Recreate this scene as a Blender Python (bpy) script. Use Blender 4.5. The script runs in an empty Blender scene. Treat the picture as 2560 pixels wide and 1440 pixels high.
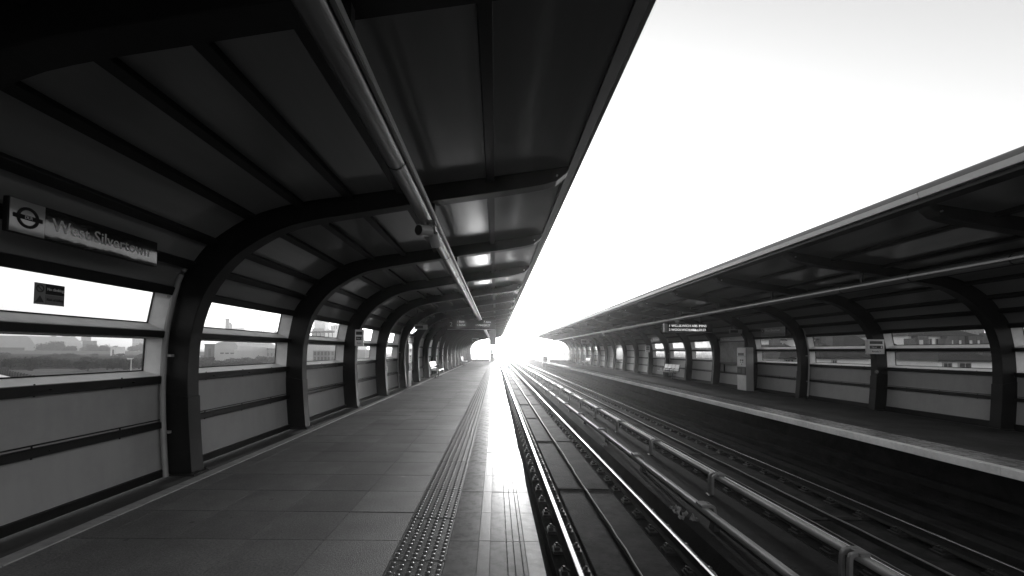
import bpy, bmesh, math, random
from mathutils import Vector, Matrix
random.seed(7)
R = math.radians
scn = bpy.context.scene
COL = scn.collection

# ------------------------------------------------------------------ camera, sky, sun, exposure
F_PX = 1100.0                     # focal length in photo pixels (2560 wide)
CAM_H = 1.5
cam_d = bpy.data.cameras.new('camera')
cam_d.sensor_width = 36.0
cam_d.lens = F_PX / 2560 * 36.0
cam_d.shift_x = 40 / 2560
cam_d.shift_y = 119 / 2560
cam_d.clip_end = 9000
cam_d.clip_start = 0.05
cam = bpy.data.objects.new('camera', cam_d)
COL.objects.link(cam)
PITCH, ROLL = R(2.0), 0.008
cam.matrix_world = Matrix.Translation((0, 0, CAM_H)) @ Matrix.Rotation(R(90) + PITCH, 4, 'X') @ Matrix.Rotation(ROLL, 4, 'Z')
scn.camera = cam

SUN_EL, SUN_AZ = R(3.0), R(2.0)   # azimuth from +Y towards +X
world = bpy.data.worlds.new('World')
scn.world = world
world.use_nodes = True
wn = world.node_tree
for n in list(wn.nodes):
    wn.nodes.remove(n)
sky = wn.nodes.new('ShaderNodeTexSky')
sky.sky_type = 'NISHITA'
sky.sun_disc = False
sky.sun_elevation = SUN_EL
sky.sun_rotation = SUN_AZ
sky.air_density = 1.0
sky.dust_density = 1.0
sky.ozone_density = 1.0
bw = wn.nodes.new('ShaderNodeRGBToBW')
bg = wn.nodes.new('ShaderNodeBackground')
bg.inputs['Strength'].default_value = 0.15
wo = wn.nodes.new('ShaderNodeOutputWorld')
wn.links.new(sky.outputs[0], bw.inputs[0])
wn.links.new(bw.outputs[0], bg.inputs['Color'])
wn.links.new(bg.outputs[0], wo.inputs['Surface'])

sun_d = bpy.data.lights.new('sun', 'SUN')
sun_d.energy = 2.2
sun_d.angle = R(1.0)
sun_d.color = (1.0, 1.0, 1.0)     # black and white photograph: neutral light
sun = bpy.data.objects.new('sun', sun_d)
COL.objects.link(sun)
to_sun = Vector((math.sin(SUN_AZ) * math.cos(SUN_EL), math.cos(SUN_AZ) * math.cos(SUN_EL), math.sin(SUN_EL)))
sun.rotation_euler = to_sun.to_track_quat('Z', 'Y').to_euler()
sun.location = (20, 60, 60)

vs = scn.view_settings
vs.view_transform = 'Standard'
vs.look = 'None'
vs.gamma = 1.0
vs.use_curve_mapping = False
vs.exposure = 2.25
scn.render.engine = 'CYCLES'
cy = scn.cycles
cy.use_denoising = True
cy.max_bounces = 7
cy.diffuse_bounces = 4
cy.glossy_bounces = 3
cy.transmission_bounces = 4
cy.transparent_max_bounces = 12
cy.volume_bounces = 0
cy.caustics_reflective = False
cy.caustics_refractive = False
cy.sample_clamp_indirect = 6.0

# ------------------------------------------------------------------ materials (neutral greys, procedural)
MATS = {}
def mat(name, c, rough=0.6, metal=0.0, var=0.25, scale=6.0, bump=0.0, bscale=60.0, spec=0.5, stretch=None, emit=0.0, rvar=0.0, dirt=0.0, spots=0.0):
    if name in MATS:
        return MATS[name]
    m = bpy.data.materials.new(name)
    m.use_nodes = True
    nt = m.node_tree
    b = nt.nodes['Principled BSDF']
    b.inputs['Roughness'].default_value = rough
    b.inputs['Metallic'].default_value = metal
    b.inputs['Specular IOR Level'].default_value = spec
    tc = nt.nodes.new('ShaderNodeTexCoord')
    src = tc.outputs['Object']
    if stretch:
        mp = nt.nodes.new('ShaderNodeMapping')
        mp.inputs['Scale'].default_value = stretch
        nt.links.new(src, mp.inputs['Vector'])
        src = mp.outputs['Vector']
    nz = nt.nodes.new('ShaderNodeTexNoise')
    nz.inputs['Scale'].default_value = scale
    nz.inputs['Detail'].default_value = 8
    nz.inputs['Roughness'].default_value = 0.65
    nt.links.new(src, nz.inputs['Vector'])
    oi = nt.nodes.new('ShaderNodeObjectInfo')
    # value = c * (1 + var*(noise-.5)*2 + small per-object shift)
    mr = nt.nodes.new('ShaderNodeMapRange')
    mr.inputs['From Min'].default_value = 0.25
    mr.inputs['From Max'].default_value = 0.75
    mr.inputs['To Min'].default_value = c * (1 - var)
    mr.inputs['To Max'].default_value = c * (1 + var)
    nt.links.new(nz.outputs['Fac'], mr.inputs['Value'])
    pr = nt.nodes.new('ShaderNodeMapRange')
    pr.inputs['To Min'].default_value = 1 - 0.35 * var
    pr.inputs['To Max'].default_value = 1 + 0.35 * var
    nt.links.new(oi.outputs['Random'], pr.inputs['Value'])
    mu = nt.nodes.new('ShaderNodeMath')
    mu.operation = 'MULTIPLY'
    nt.links.new(mr.outputs[0], mu.inputs[0])
    nt.links.new(pr.outputs[0], mu.inputs[1])
    out = mu.outputs[0]
    if dirt > 0:
        n2 = nt.nodes.new('ShaderNodeTexNoise')
        n2.inputs['Scale'].default_value = 1.7
        n2.inputs['Detail'].default_value = 10
        n2.inputs['Roughness'].default_value = 0.7
        nt.links.new(tc.outputs['Object'], n2.inputs['Vector'])
        d2 = nt.nodes.new('ShaderNodeMapRange')
        d2.inputs['From Min'].default_value = 0.45
        d2.inputs['From Max'].default_value = 0.65
        d2.inputs['To Min'].default_value = 1.0
        d2.inputs['To Max'].default_value = 1.0 - dirt
        nt.links.new(n2.outputs['Fac'], d2.inputs['Value'])
        m2 = nt.nodes.new('ShaderNodeMath')
        m2.operation = 'MULTIPLY'
        nt.links.new(out, m2.inputs[0])
        nt.links.new(d2.outputs[0], m2.inputs[1])
        out = m2.outputs[0]
    if spots > 0:                  # gum marks and chips
        vo = nt.nodes.new('ShaderNodeTexVoronoi')
        vo.inputs['Scale'].default_value = 3.2
        wv = nt.nodes.new('ShaderNodeNewGeometry')
        nt.links.new(wv.outputs['Position'], vo.inputs['Vector'])
        sp = nt.nodes.new('ShaderNodeMapRange')
        sp.inputs['From Min'].default_value = 0.05
        sp.inputs['From Max'].default_value = 0.085
        sp.inputs['To Min'].default_value = 1 - spots
        sp.inputs['To Max'].default_value = 1.0
        nt.links.new(vo.outputs['Distance'], sp.inputs['Value'])
        n3 = nt.nodes.new('ShaderNodeTexNoise')
        n3.inputs['Scale'].default_value = 0.8
        n3.inputs['Detail'].default_value = 6
        nt.links.new(wv.outputs['Position'], n3.inputs['Vector'])
        p3 = nt.nodes.new('ShaderNodeMapRange')
        p3.inputs['From Min'].default_value = 0.3
        p3.inputs['From Max'].default_value = 0.7
        p3.inputs['To Min'].default_value = 0.72
        p3.inputs['To Max'].default_value = 1.25
        nt.links.new(n3.outputs['Fac'], p3.inputs['Value'])
        for q in (sp, p3):
            m3 = nt.nodes.new('ShaderNodeMath')
            m3.operation = 'MULTIPLY'
            nt.links.new(out, m3.inputs[0])
            nt.links.new(q.outputs[0], m3.inputs[1])
            out = m3.outputs[0]
    nt.links.new(out, b.inputs['Base Color'])
    if rvar > 0:
        r2 = nt.nodes.new('ShaderNodeMapRange')
        r2.inputs['From Min'].default_value = 0.3
        r2.inputs['From Max'].default_value = 0.7
        r2.inputs['To Min'].default_value = max(0.02, rough - rvar)
        r2.inputs['To Max'].default_value = min(1, rough + rvar)
        nt.links.new(nz.outputs['Fac'], r2.inputs['Value'])
        nt.links.new(r2.outputs[0], b.inputs['Roughness'])
    if bump > 0:
        nb = nt.nodes.new('ShaderNodeTexNoise')
        nb.inputs['Scale'].default_value = bscale
        nb.inputs['Detail'].default_value = 4
        nt.links.new(src, nb.inputs['Vector'])
        bp = nt.nodes.new('ShaderNodeBump')
        bp.inputs['Strength'].default_value = bump
        bp.inputs['Distance'].default_value = 0.02
        nt.links.new(nb.outputs['Fac'], bp.inputs['Height'])
        nt.links.new(bp.outputs[0], b.inputs['Normal'])
    if emit > 0:
        b.inputs['Emission Color'].default_value = (1, 1, 1, 1)
        b.inputs['Emission Strength'].default_value = emit
    MATS[name] = m
    return m

M_RIB = mat('dark painted steel', 0.011, 0.5, spec=0.2, var=0.3, scale=5, bump=0.05, bscale=40, dirt=0.3)
M_BAR = mat('dark aluminium bar', 0.012, 0.5, spec=0.2, var=0.25, scale=8)
M_PANEL = mat('grey coated wall panel', 0.34, 0.42, var=0.05, scale=3, bump=0.03, bscale=90, dirt=0.12, stretch=(1, 3, .5))
M_ROOF = mat('glossy grey roof lining panel', 0.24, 0.15, var=0.1, scale=3, bump=0.1, bscale=3.0, spec=0.4, stretch=(1, 0.08, 1), rvar=0.02)
M_FRAME = mat('pale window reveal', 0.86, 0.5, var=0.1, scale=5, dirt=0.15)
M_FASCIA = mat('pale fascia metal', 0.45, 0.35, 0.0, var=0.08, scale=3)
M_FASCIA_D = mat('dark fascia top', 0.06, 0.5, var=0.15)
M_DUCT = mat('brushed metal duct', 0.2, 0.4, 0.7, var=0.15, scale=4, stretch=(1, 0.1, 1), rvar=0.06)
M_BRIGHT = mat('bright zinc edge', 0.75, 0.3, 0.9, var=0.1)
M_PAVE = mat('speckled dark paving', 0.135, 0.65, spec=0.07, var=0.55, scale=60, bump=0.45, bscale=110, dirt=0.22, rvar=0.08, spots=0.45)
M_PAVE_R = mat('shaded dark paving', 0.07, 0.75, spec=0.03, var=0.4, scale=40, bump=0.3, bscale=90, dirt=0.3, spots=0.35)  # far platform's shade put into the colour of its paving and tactile slabs
M_CLIP = mat('worn steel clips', 0.022, 0.45, 0.1, spec=0.2, var=0.4, scale=30)
M_JOINT = mat('paving bed', 0.045, 0.85, var=0.3, scale=30)
M_TACT = mat('grey tactile paving', 0.11, 0.4, spec=0.08, var=0.2, scale=22, bump=0.08, bscale=90, dirt=0.2, rvar=0.1)
M_COPE = mat('smooth coping concrete', 0.21, 0.28, spec=0.018, var=0.22, scale=9, bump=0.04, bscale=70, dirt=0.3, rvar=0.04, spots=0.3)
M_COPE2 = mat('darker coping insert', 0.15, 0.33, spec=0.02, var=0.2, scale=14, bump=0.1, bscale=70, dirt=0.2, rvar=0.05)
M_WHITE_L = mat('worn white edge paint', 0.62, 0.25, spec=0.03, var=0.14, scale=12, bump=0.05, bscale=60, dirt=0.3, rvar=0.05)
M_COPE_R = mat('pale coping concrete', 0.75, 0.6, var=0.14, scale=10, dirt=0.25)
M_KERB = mat('pale kerb concrete', 0.34, 0.55, var=0.25, scale=12, dirt=0.35)
M_CHAN = mat('dark drain channel', 0.05, 0.8, var=0.3, scale=10)
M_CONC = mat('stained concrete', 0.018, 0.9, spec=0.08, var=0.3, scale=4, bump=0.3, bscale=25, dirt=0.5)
M_DECK = mat('sooty track deck', 0.014, 0.9, spec=0.04, var=0.4, scale=5, bump=0.5, bscale=30, dirt=0.45)
M_SLAB = mat('track slab concrete', 0.027, 0.75, spec=0.015, var=0.5, scale=5, bump=0.5, bscale=30, dirt=0.6, spots=0.5)
M_RUST = mat('rusty rail side', 0.02, 0.85, spec=0.2, var=0.3, scale=20)
M_STEEL = mat('polished rail head', 0.75, 0.22, 1.0, var=0.1, scale=8, stretch=(4, 0.15, 4), rvar=0.06)
M_COND = mat('pale conductor cover', 0.3, 0.4, 0.0, var=0.14, scale=9, stretch=(2, 0.15, 2), dirt=0.35)
M_BRKT = mat('grey bracket casting', 0.13, 0.5, var=0.2, scale=14, dirt=0.3)
M_BLACK = mat('black plastic', 0.015, 0.45, var=0.2)
M_CABLE = mat('cable sheath', 0.22, 0.35, var=0.25, scale=20)
M_PIPE = mat('pale drain pipe', 0.3, 0.4, var=0.12, dirt=0.2)
M_SIGNB = mat('glossy dark sign face', 0.02, 0.05, var=0.1, bump=0.11, bscale=1.9, spec=0.8, stretch=(1, 1.0, 1.0))
M_SIGNW = mat('glossy white sign face', 0.27, 0.08, var=0.05, bump=0.1, bscale=1.6, spec=0.8)
M_LET = mat('white lettering', 0.8, 0.3, var=0.04)
M_LETG = mat('grey lettering', 0.75, 0.3, var=0.04)
M_LETB = mat('black lettering', 0.015, 0.4, var=0.04)
M_SIGNG = mat('mid grey sign', 0.3, 0.35, var=0.06)
M_WHITE = mat('white enamel', 0.7, 0.35, var=0.08, dirt=0.1)
M_LED = mat('lit display dots', 0.4, 0.5, var=0.02, emit=0.2)
M_SEAT = mat('white perforated seat', 0.8, 0.3, 0.0, var=0.06)
M_MIRROR = mat('convex mirror', 0.9, 0.04, 1.0, var=0.02)
M_POSTER = mat('poster print', 0.2, 0.2, var=0.55, scale=3.2)

def glass_mat(name, tint, gloss):
    m = bpy.data.materials.new(name)
    m.use_nodes = True
    nt = m.node_tree
    for n in list(nt.nodes):
        nt.nodes.remove(n)
    o = nt.nodes.new('ShaderNodeOutputMaterial')
    t = nt.nodes.new('ShaderNodeBsdfTransparent')
    t.inputs[0].default_value = (tint, tint, tint, 1)
    g = nt.nodes.new('ShaderNodeBsdfGlossy')
    g.inputs['Roughness'].default_value = 0.05
    fr = nt.nodes.new('ShaderNodeFresnel')
    fr.inputs[0].default_value = 1.45
    mi = nt.nodes.new('ShaderNodeMixShader')
    nt.links.new(fr.outputs[0], mi.inputs[0])
    nt.links.new(t.outputs[0], mi.inputs[1])
    nt.links.new(g.outputs[0], mi.inputs[2])
    d = nt.nodes.new('ShaderNodeBsdfTranslucent')
    d.inputs[0].default_value = (.8, .8, .8, 1)
    m2 = nt.nodes.new('ShaderNodeMixShader')
    # patchy grime on the glass
    tc = nt.nodes.new('ShaderNodeTexCoord')
    nz = nt.nodes.new('ShaderNodeTexNoise')
    nz.inputs['Scale'].default_value = 2.5
    nz.inputs['Detail'].default_value = 6
    nt.links.new(tc.outputs['Object'], nz.inputs['Vector'])
    mr = nt.nodes.new('ShaderNodeMapRange')
    mr.inputs['From Min'].default_value = 0.35
    mr.inputs['From Max'].default_value = 0.75
    mr.inputs['To Min'].default_value = gloss * 0.4
    mr.inputs['To Max'].default_value = gloss * 1.6
    nt.links.new(nz.outputs['Fac'], mr.inputs['Value'])
    nt.links.new(mr.outputs[0], m2.inputs[0])
    nt.links.new(mi.outputs[0], m2.inputs[1])
    nt.links.new(d.outputs[0], m2.inputs[2])
    nt.links.new(m2.outputs[0], o.inputs[0])
    return m
M_GLASS = glass_mat('dusty window glass', 0.98, 0.012)
M_FROST = glass_mat('frosted glass', 0.5, 0.6)

# ------------------------------------------------------------------ mesh helpers
class MB:
    def __init__(self):
        self.v, self.f = [], []
    def add(self, vs_, fs):
        o = len(self.v)
        self.v += [tuple(p) for p in vs_]
        self.f += [tuple(i + o for i in f) for f in fs]
        return self
    def box(self, x0, x1, y0, y1, z0, z1):
        x0, x1 = min(x0, x1), max(x0, x1)
        y0, y1 = min(y0, y1), max(y0, y1)
        z0, z1 = min(z0, z1), max(z0, z1)
        self.add([(x0, y0, z0), (x1, y0, z0), (x1, y1, z0), (x0, y1, z0), (x0, y0, z1), (x1, y0, z1), (x1, y1, z1), (x0, y1, z1)],
                 [(0, 3, 2, 1), (4, 5, 6, 7), (0, 1, 5, 4), (1, 2, 6, 5), (2, 3, 7, 6), (3, 0, 4, 7)])
        return self
    def prism(self, poly, y0, y1, strip=False):
        """poly: points in X,Z extruded along Y"""
        n = len(poly)
        vs_ = [(x, y0, z) for x, z in poly] + [(x, y1, z) for x, z in poly]
        fs = [(i, (i + 1) % n, n + (i + 1) % n, n + i) for i in range(n)]
        if strip:     # poly = outer half + reversed inner half with equal counts: quads for caps
            h = n // 2
            for i in range(h - 1):
                fs.append((i, i + 1, n - 2 - i, n - 1 - i))
                fs.append((n + i, n + n - 1 - i, n + n - 2 - i, n + i + 1))
        else:
            fs += [tuple(range(n - 1, -1, -1)), tuple(range(n, 2 * n))]
        return self.add(vs_, fs)
    def tube(self, path, r, n=8, caps=True):
        path = [Vector(p) for p in path]
        rings = []
        for i, p in enumerate(path):
            a = path[max(0, i - 1)]
            b = path[min(len(path) - 1, i + 1)]
            t = (b - a).normalized()
            up = Vector((0, 0, 1)) if abs(t.z) < 0.9 else Vector((1, 0, 0))
            s = t.cross(up).normalized()
            u = s.cross(t)
            rr = r[i] if isinstance(r, (list, tuple)) else r
            rings.append([p + s * rr * math.cos(2 * math.pi * k / n) + u * rr * math.sin(2 * math.pi * k / n) for k in range(n)])
        vs_ = [q for ring in rings for q in ring]
        fs = []
        for i in range(len(rings) - 1):
            for k in range(n):
                fs.append((i * n + k, i * n + (k + 1) % n, (i + 1) * n + (k + 1) % n, (i + 1) * n + k))
        if caps:
            fs.append(tuple(range(n - 1, -1, -1)))
            fs.append(tuple((len(rings) - 1) * n + k for k in range(n)))
        return self.add(vs_, fs)
    def bar(self, a, b, w, h):
        a, b = Vector(a), Vector(b)
        t = (b - a).normalized()
        up = Vector((0, 0, 1)) if abs(t.z) < 0.95 else Vector((0, 1, 0))
        s = t.cross(up).normalized() * w / 2
        u = s.cross(t).normalized() * h / 2
        vs_ = [a - s - u, a + s - u, a + s + u, a - s + u, b - s - u, b + s - u, b + s + u, b - s + u]
        return self.add(vs_, [(0, 1, 2, 3), (7, 6, 5, 4), (0, 4, 5, 1), (1, 5, 6, 2), (2, 6, 7, 3), (3, 7, 4, 0)])
    def mesh(self, name, m, smooth=False, bevel=0.0, seg=1):
        me = bpy.data.meshes.new(name)
        bm = bmesh.new()
        vv = [bm.verts.new(p) for p in self.v]
        for f in self.f:
            try:
                bm.faces.new([vv[i] for i in f])
            except ValueError:
                pass
        bmesh.ops.recalc_face_normals(bm, faces=bm.faces)
        if bevel > 0:
            es = [e for e in bm.edges if len(e.link_faces) == 2 and e.calc_face_angle(0) > 0.6]
            bmesh.ops.bevel(bm, geom=es, offset=bevel, segments=seg, affect='EDGES', profile=0.5)
        if smooth:
            for f in bm.faces:
                f.smooth = True
            for e in bm.edges:
                if len(e.link_faces) == 2 and e.calc_face_angle(0) > 0.7:
                    e.smooth = False
        bm.to_mesh(me)
        bm.free()
        me.materials.append(m)
        return me

W = {}
def put(name, me, parent=None, loc=(0, 0, 0), **props):
    """link an object whose mesh sits at world position loc (parents never turn)"""
    o = bpy.data.objects.new(name, me)
    COL.objects.link(o)
    loc = Vector(loc)
    if parent is not None:
        o.parent = parent
        o.location = loc - W[parent.name]
    else:
        o.location = loc
    W[o.name] = loc
    for k, v in props.items():
        o[k] = v
    return o

def thing(name, loc, label, category, group=None, kind=None):
    o = bpy.data.objects.new(name, None)
    o.empty_display_size = 0.2
    COL.objects.link(o)
    o.location = loc
    W[o.name] = Vector(loc)
    o['label'] = label
    o['category'] = category
    if group:
        o['group'] = group
    if kind:
        o['kind'] = kind
    return o

def tag(o, label, category, group=None, kind=None):
    o['label'] = label
    o['category'] = category
    if group:
        o['group'] = group
    if kind:
        o['kind'] = kind
    return o

def catmull(pts, k=4):
    out = []
    n = len(pts)
    for i in range(n - 1):
        p0 = Vector(pts[max(0, i - 1)])
        p1 = Vector(pts[i])
        p2 = Vector(pts[i + 1])
        p3 = Vector(pts[min(n - 1, i + 2)])
        for j in range(k):
            t = j / k
            q = 0.5 * ((2 * p1) + (p2 - p0) * t + (2 * p0 - 5 * p1 + 4 * p2 - p3) * t * t + (3 * p1 - p0 - 3 * p2 + p3) * t ** 3)
            out.append((q.x, q.y))
    out.append(tuple(pts[-1]))
    return out

_tcache = {}
def text_mesh(body, size, m, o, ux, uy, name='lettering', align='LEFT', sx=1.0):
    cu = bpy.data.curves.new('t', 'FONT')
    cu.body = body
    cu.size = size
    cu.align_x = align
    cu.align_y = 'CENTER'
    cu.resolution_u = 3
    cu.extrude = 0.0015
    ob = bpy.data.objects.new('t', cu)
    COL.objects.link(ob)
    dg = bpy.context.evaluated_depsgraph_get()
    me = bpy.data.meshes.new_from_object(ob.evaluated_get(dg))
    bpy.data.objects.remove(ob)
    bpy.data.curves.remove(cu)
    ux, uy, o = Vector(ux), Vector(uy), Vector(o)
    nrm = ux.cross(uy).normalized()
    for v in me.vertices:
        v.co = o + ux * v.co.x * sx + uy * v.co.y + nrm * (v.co.z + 0.003)
    me.materials.clear()
    me.materials.append(m)
    me.name = name
    return me

def panel_mesh(o, ux, uy, x0, x1, y0, y1, t, m, name, lift=0.0, bevel=0.0):
    """flat slab in the ux/uy plane, thickness t towards the viewer"""
    o, ux, uy = Vector(o), Vector(ux), Vector(uy)
    n = ux.cross(uy).normalized()
    b = MB()
    vs_ = [o + ux * x + uy * y + n * (lift + z) for z in (0, t) for x, y in ((x0, y0), (x1, y0), (x1, y1), (x0, y1))]
    b.add(vs_, [(3, 2, 1, 0), (4, 5, 6, 7), (0, 1, 5, 4), (1, 2, 6, 5), (2, 3, 7, 6), (3, 0, 4, 7)])
    return b.mesh(name, m, bevel=bevel)

def ring_mesh(o, ux, uy, cx, cy_, r0, r1, t, m, name, lift=0.0, n=28):
    o, ux, uy = Vector(o), Vector(ux), Vector(uy)
    nn = ux.cross(uy).normalized()
    b = MB()
    vs_ = []
    for z in (lift, lift + t):
        for r in (r0, r1):
            for k in range(n):
                a = 2 * math.pi * k / n
                vs_.append(o + ux * (cx + r * math.cos(a)) + uy * (cy_ + r * math.sin(a)) + nn * z)
    fs = []
    for k in range(n):
        j = (k + 1) % n
        fs += [(k, j, n + j, n + k), (2 * n + k, 3 * n + k, 3 * n + j, 2 * n + j), (n + k, n + j, 3 * n + j, 3 * n + k), (k, 2 * n + k, 2 * n + j, j)]
    b.add(vs_, fs)
    return b.mesh(name, m)

# pixel of the photograph (2560x1440) at depth d -> where that thing stands in the world
def px(x, d):
    return (x - 1240) * d / F_PX
def pz(x, y, d):
    return CAM_H - (y - (877 + ROLL * (x - 1240))) * d / F_PX

XC = 3.57                          # mirror axis between the two tracks
Y_END = 64.2

# ------------------------------------------------------------------ ground and viaduct
GZ = -5.0
def ground_material():
    m = mat('rough grass ground', 0.055, 0.95, var=0.5, scale=0.03, bump=0.4, bscale=0.6, dirt=0.4, spec=0.0)
    return m
g = MB()
g.add([(-3500, -900, GZ), (3500, -900, GZ), (3500, 6000, GZ), (-3500, 6000, GZ)], [(0, 1, 2, 3)])
put('ground', g.mesh('ground', ground_material()), kind='structure')

def curve_dx(y):
    return 0.0 if y < 66 else (y - 66) ** 2 / 5200.0
YS = [-6, 10, 30, 50, 66] + [66 + 8 * i for i in range(1, 40)]
def sweep(profile, ys, m, name, smooth=False):
    """closed X,Z profile swept along the line, following the curve beyond the platforms"""
    b = MB()
    n = len(profile)
    vs_ = [(x + curve_dx(y), y, z) for y in ys for x, z in profile]
    fs = []
    for i in range(len(ys) - 1):
        for k in range(n):
            fs.append((i * n + k, i * n + (k + 1) % n, (i + 1) * n + (k + 1) % n, (i + 1) * n + k))
    fs.append(tuple(range(n)))
    fs.append(tuple((len(ys) - 1) * n + k for k in range(n)))
    b.add(vs_, fs)
    return b.mesh(name, m, smooth=smooth)

put('track_bed', sweep([(-1.2, -1.34), (8.4, -1.34), (8.4, -2.3), (-1.2, -2.3)], YS, M_DECK, 'track_bed'), kind='structure')
via = thing('railway_viaduct', (3.57, 180, GZ), 'concrete viaduct carrying both tracks away beyond the platforms', 'viaduct')
ysv = [y for y in YS if y >= 66]
put('parapet', sweep([(-1.1, -1.339), (-0.85, -1.339), (-0.85, -0.35), (-1.1, -0.35)], ysv, M_CONC, 'parapet'), via)
put('parapet', sweep([(8.0, -1.339), (8.25, -1.339), (8.25, -0.35), (8.0, -0.35)], ysv, M_CONC, 'parapet'), via)
for x in (-0.97, 8.12):
    b = MB()
    for z in (0.0, -0.17):
        b.tube([(x + curve_dx(y), y, z) for y in ysv], 0.028, 6)
    for y in ysv[:-1]:
        b.box(x + curve_dx(y) - .02, x + curve_dx(y) + .02, y, y + .05, -.35, .0)
    put('handrail', b.mesh('handrail', M_FASCIA), via)
pier = MB().box(1.5, 5.6, 0, 2.2, GZ, -2.301).mesh('pier', M_CONC)
for i in range(6):
    y = 70 + 30 * i
    put('pier', pier, via, (curve_dx(y), y, 0))

# ------------------------------------------------------------------ platforms
DX = -0.005
def platform(side):
    mx = (lambda x: x) if side < 0 else (lambda x: 2 * XC - x)
    root = thing('platform', (mx(-2), 20, -0.1), 'dark paved platform running along the open side of the canopy', 'platform', kind='structure')
    fall = 0.0 if side < 0 else -0.08
    def zf(x):                     # right platform falls gently towards its back wall
        return fall * min(1, max(0, (-0.74 - x) / 3.1))
    y0, y1 = -6.0, Y_END
    # body
    b = MB()
    b.prism([(mx(-4.4), -2.0), (mx(-4.4), -0.06 + zf(-4)), (mx(-0.74), -0.06), (mx(0.24), -0.06), (mx(0.24), -0.14), (mx(-0.25), -0.14), (mx(-0.25), -2.0)], y0, y1)
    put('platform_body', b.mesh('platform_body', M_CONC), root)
    # edge ledges under the coping
    b = MB()
    b.box(mx(-0.246), mx(-0.06), y0, y1, -0.70, -0.58)
    b.box(mx(-0.246), mx(-0.12), y0, y1, -0.99, -0.92)
    b.box(mx(-0.246), mx(0.02), y0, y1, -1.335, -1.12)
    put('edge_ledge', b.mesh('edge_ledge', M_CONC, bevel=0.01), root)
    # channel in front of the wall
    b = MB()
    b.prism([(mx(-4.0), -0.058 + zf(-4)), (mx(-4.0), -0.03 + zf(-4)), (mx(-3.5), -0.03 + zf(-3.5)), (mx(-3.5), -0.058 + zf(-3.5))], y0, y1)
    put('drain_channel', b.mesh('drain_channel', M_CHAN), root)
    P = 0.607
    rows0 = 3.526 - 0.607 * 6
    if side < 0:
        # edging kerb pieces
        km = MB().box(-3.497, -3.362, 0.004, 0.911 - .004, -0.058, 0.006).mesh('kerb_stone', M_KERB, bevel=0.004)
        y = -2.4
        while y < Y_END - 0.9:
            put('kerb_stone', km, root, (0, y, 0))
            y += 0.911
        # paving slabs
        xs = [-3.358, -3.14, -2.54, -1.94, -1.34, -0.742]
        ms = [MB().box(xs[i] + .003, xs[i + 1] - .003, .0045, P - .0045, -0.058, 0.0).mesh('paving_slab', M_PAVE) for i in range(5)]
        cnt = 0
        rest = MB()
        y = rows0
        while y < Y_END - P:
            for i in range(5):
                dz = random.uniform(-.0012, .0012)
                if y > 1.5 and cnt < 285:
                    put('paving_slab', ms[i], root, (0, y, dz))
                    cnt += 1
                else:
                    rest.box(xs[i] + .0025, xs[i + 1] - .0025, y + .0025, y + P - .0025, -0.058, dz)
            y += P
        put('paving_slabs', rest.mesh('paving_slabs', M_PAVE), root, kind='stuff')
        xt0, xt1 = -0.74, -0.352
    else:
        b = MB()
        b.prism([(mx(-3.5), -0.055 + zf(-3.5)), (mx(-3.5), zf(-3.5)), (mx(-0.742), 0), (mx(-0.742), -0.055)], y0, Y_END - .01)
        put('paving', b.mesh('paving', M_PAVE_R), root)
        xt0, xt1 = -0.74, -0.352
    # tactile paving with offset blisters, 6 rows per 0.4 m slab
    tb = MB()
    tb.box(mx(xt0) , mx(xt1), 0.0015, 0.3985, -0.058, 0.0)
    pitch = 0.0655
    for r_ in range(6):
        cx = xt0 + 0.031 + r_ * pitch
        for k in range(6):
            cyy = 0.02 + (0.0333 if r_ % 2 else 0) + k * 0.0667
            n = 8
            vs_ = []
            for rad, z in ((0.0165, 0.0), (0.0135, 0.0042), (0.0075, 0.0058)):
                vs_ += [(mx(cx) + rad * math.cos(2 * math.pi * q / n), cyy + rad * math.sin(2 * math.pi * q / n), z - .0002) for q in range(n)]
            fs = [(l * n + q, l * n + (q + 1) % n, (l + 1) * n + (q + 1) % n, (l + 1) * n + q) for l in range(2) for q in range(n)]
            fs.append(tuple(2 * n + q for q in range(n)))
            tb.add(vs_, fs)
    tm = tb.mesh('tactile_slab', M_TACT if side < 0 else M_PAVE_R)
    for p_ in tm.polygons:
        p_.use_smooth = len(p_.vertices) == 4 and p_.area < 0.001
    y = 1.2 if side < 0 else 5.2
    while y < Y_END - 0.4:
        put('tactile_slab', tm, root, (0, y, random.uniform(-.0012, .0012)))
        y += 0.4
    # coping: inner slab, insert strip, grooved slab with white painted edge
    c1 = MB().box(mx(-0.349), mx(-0.124), .002, P - .002, -0.058, 0.0).mesh('coping_slab', M_COPE)
    c2 = MB().box(mx(-0.121), mx(-0.033), .002, P - .002, -0.058, -0.0012).mesh('coping_insert', M_COPE2)
    gr = MB()
    prof = [(-0.030, -0.057), (-0.030, 0)]
    for gx in (0.093, 0.145, 0.200):
        prof += [(gx - .0045, 0), (gx - .0035, -.009), (gx + .0035, -.009), (gx + .0045, 0)]
    prof += [(0.232, 0), (0.232, -0.057)]
    gr.prism([(mx(a), z) for a, z in prof], .002, P - .002)
    c3 = gr.mesh('grooved_slab', M_COPE)
    if side < 0:
        c4 = MB().box(0.2335, 0.352, .0015, P - .0015, -0.13, 0.0005).mesh('edge_stone', M_WHITE_L, bevel=0.005, seg=2)
    else:
        c4 = MB().box(mx(0.2335), mx(0.37), .0015, P * 2 - .0015, -0.118, 0.0005).mesh('edge_stone', M_COPE_R, bevel=0.008, seg=2)
    y = rows0
    i = 0
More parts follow.
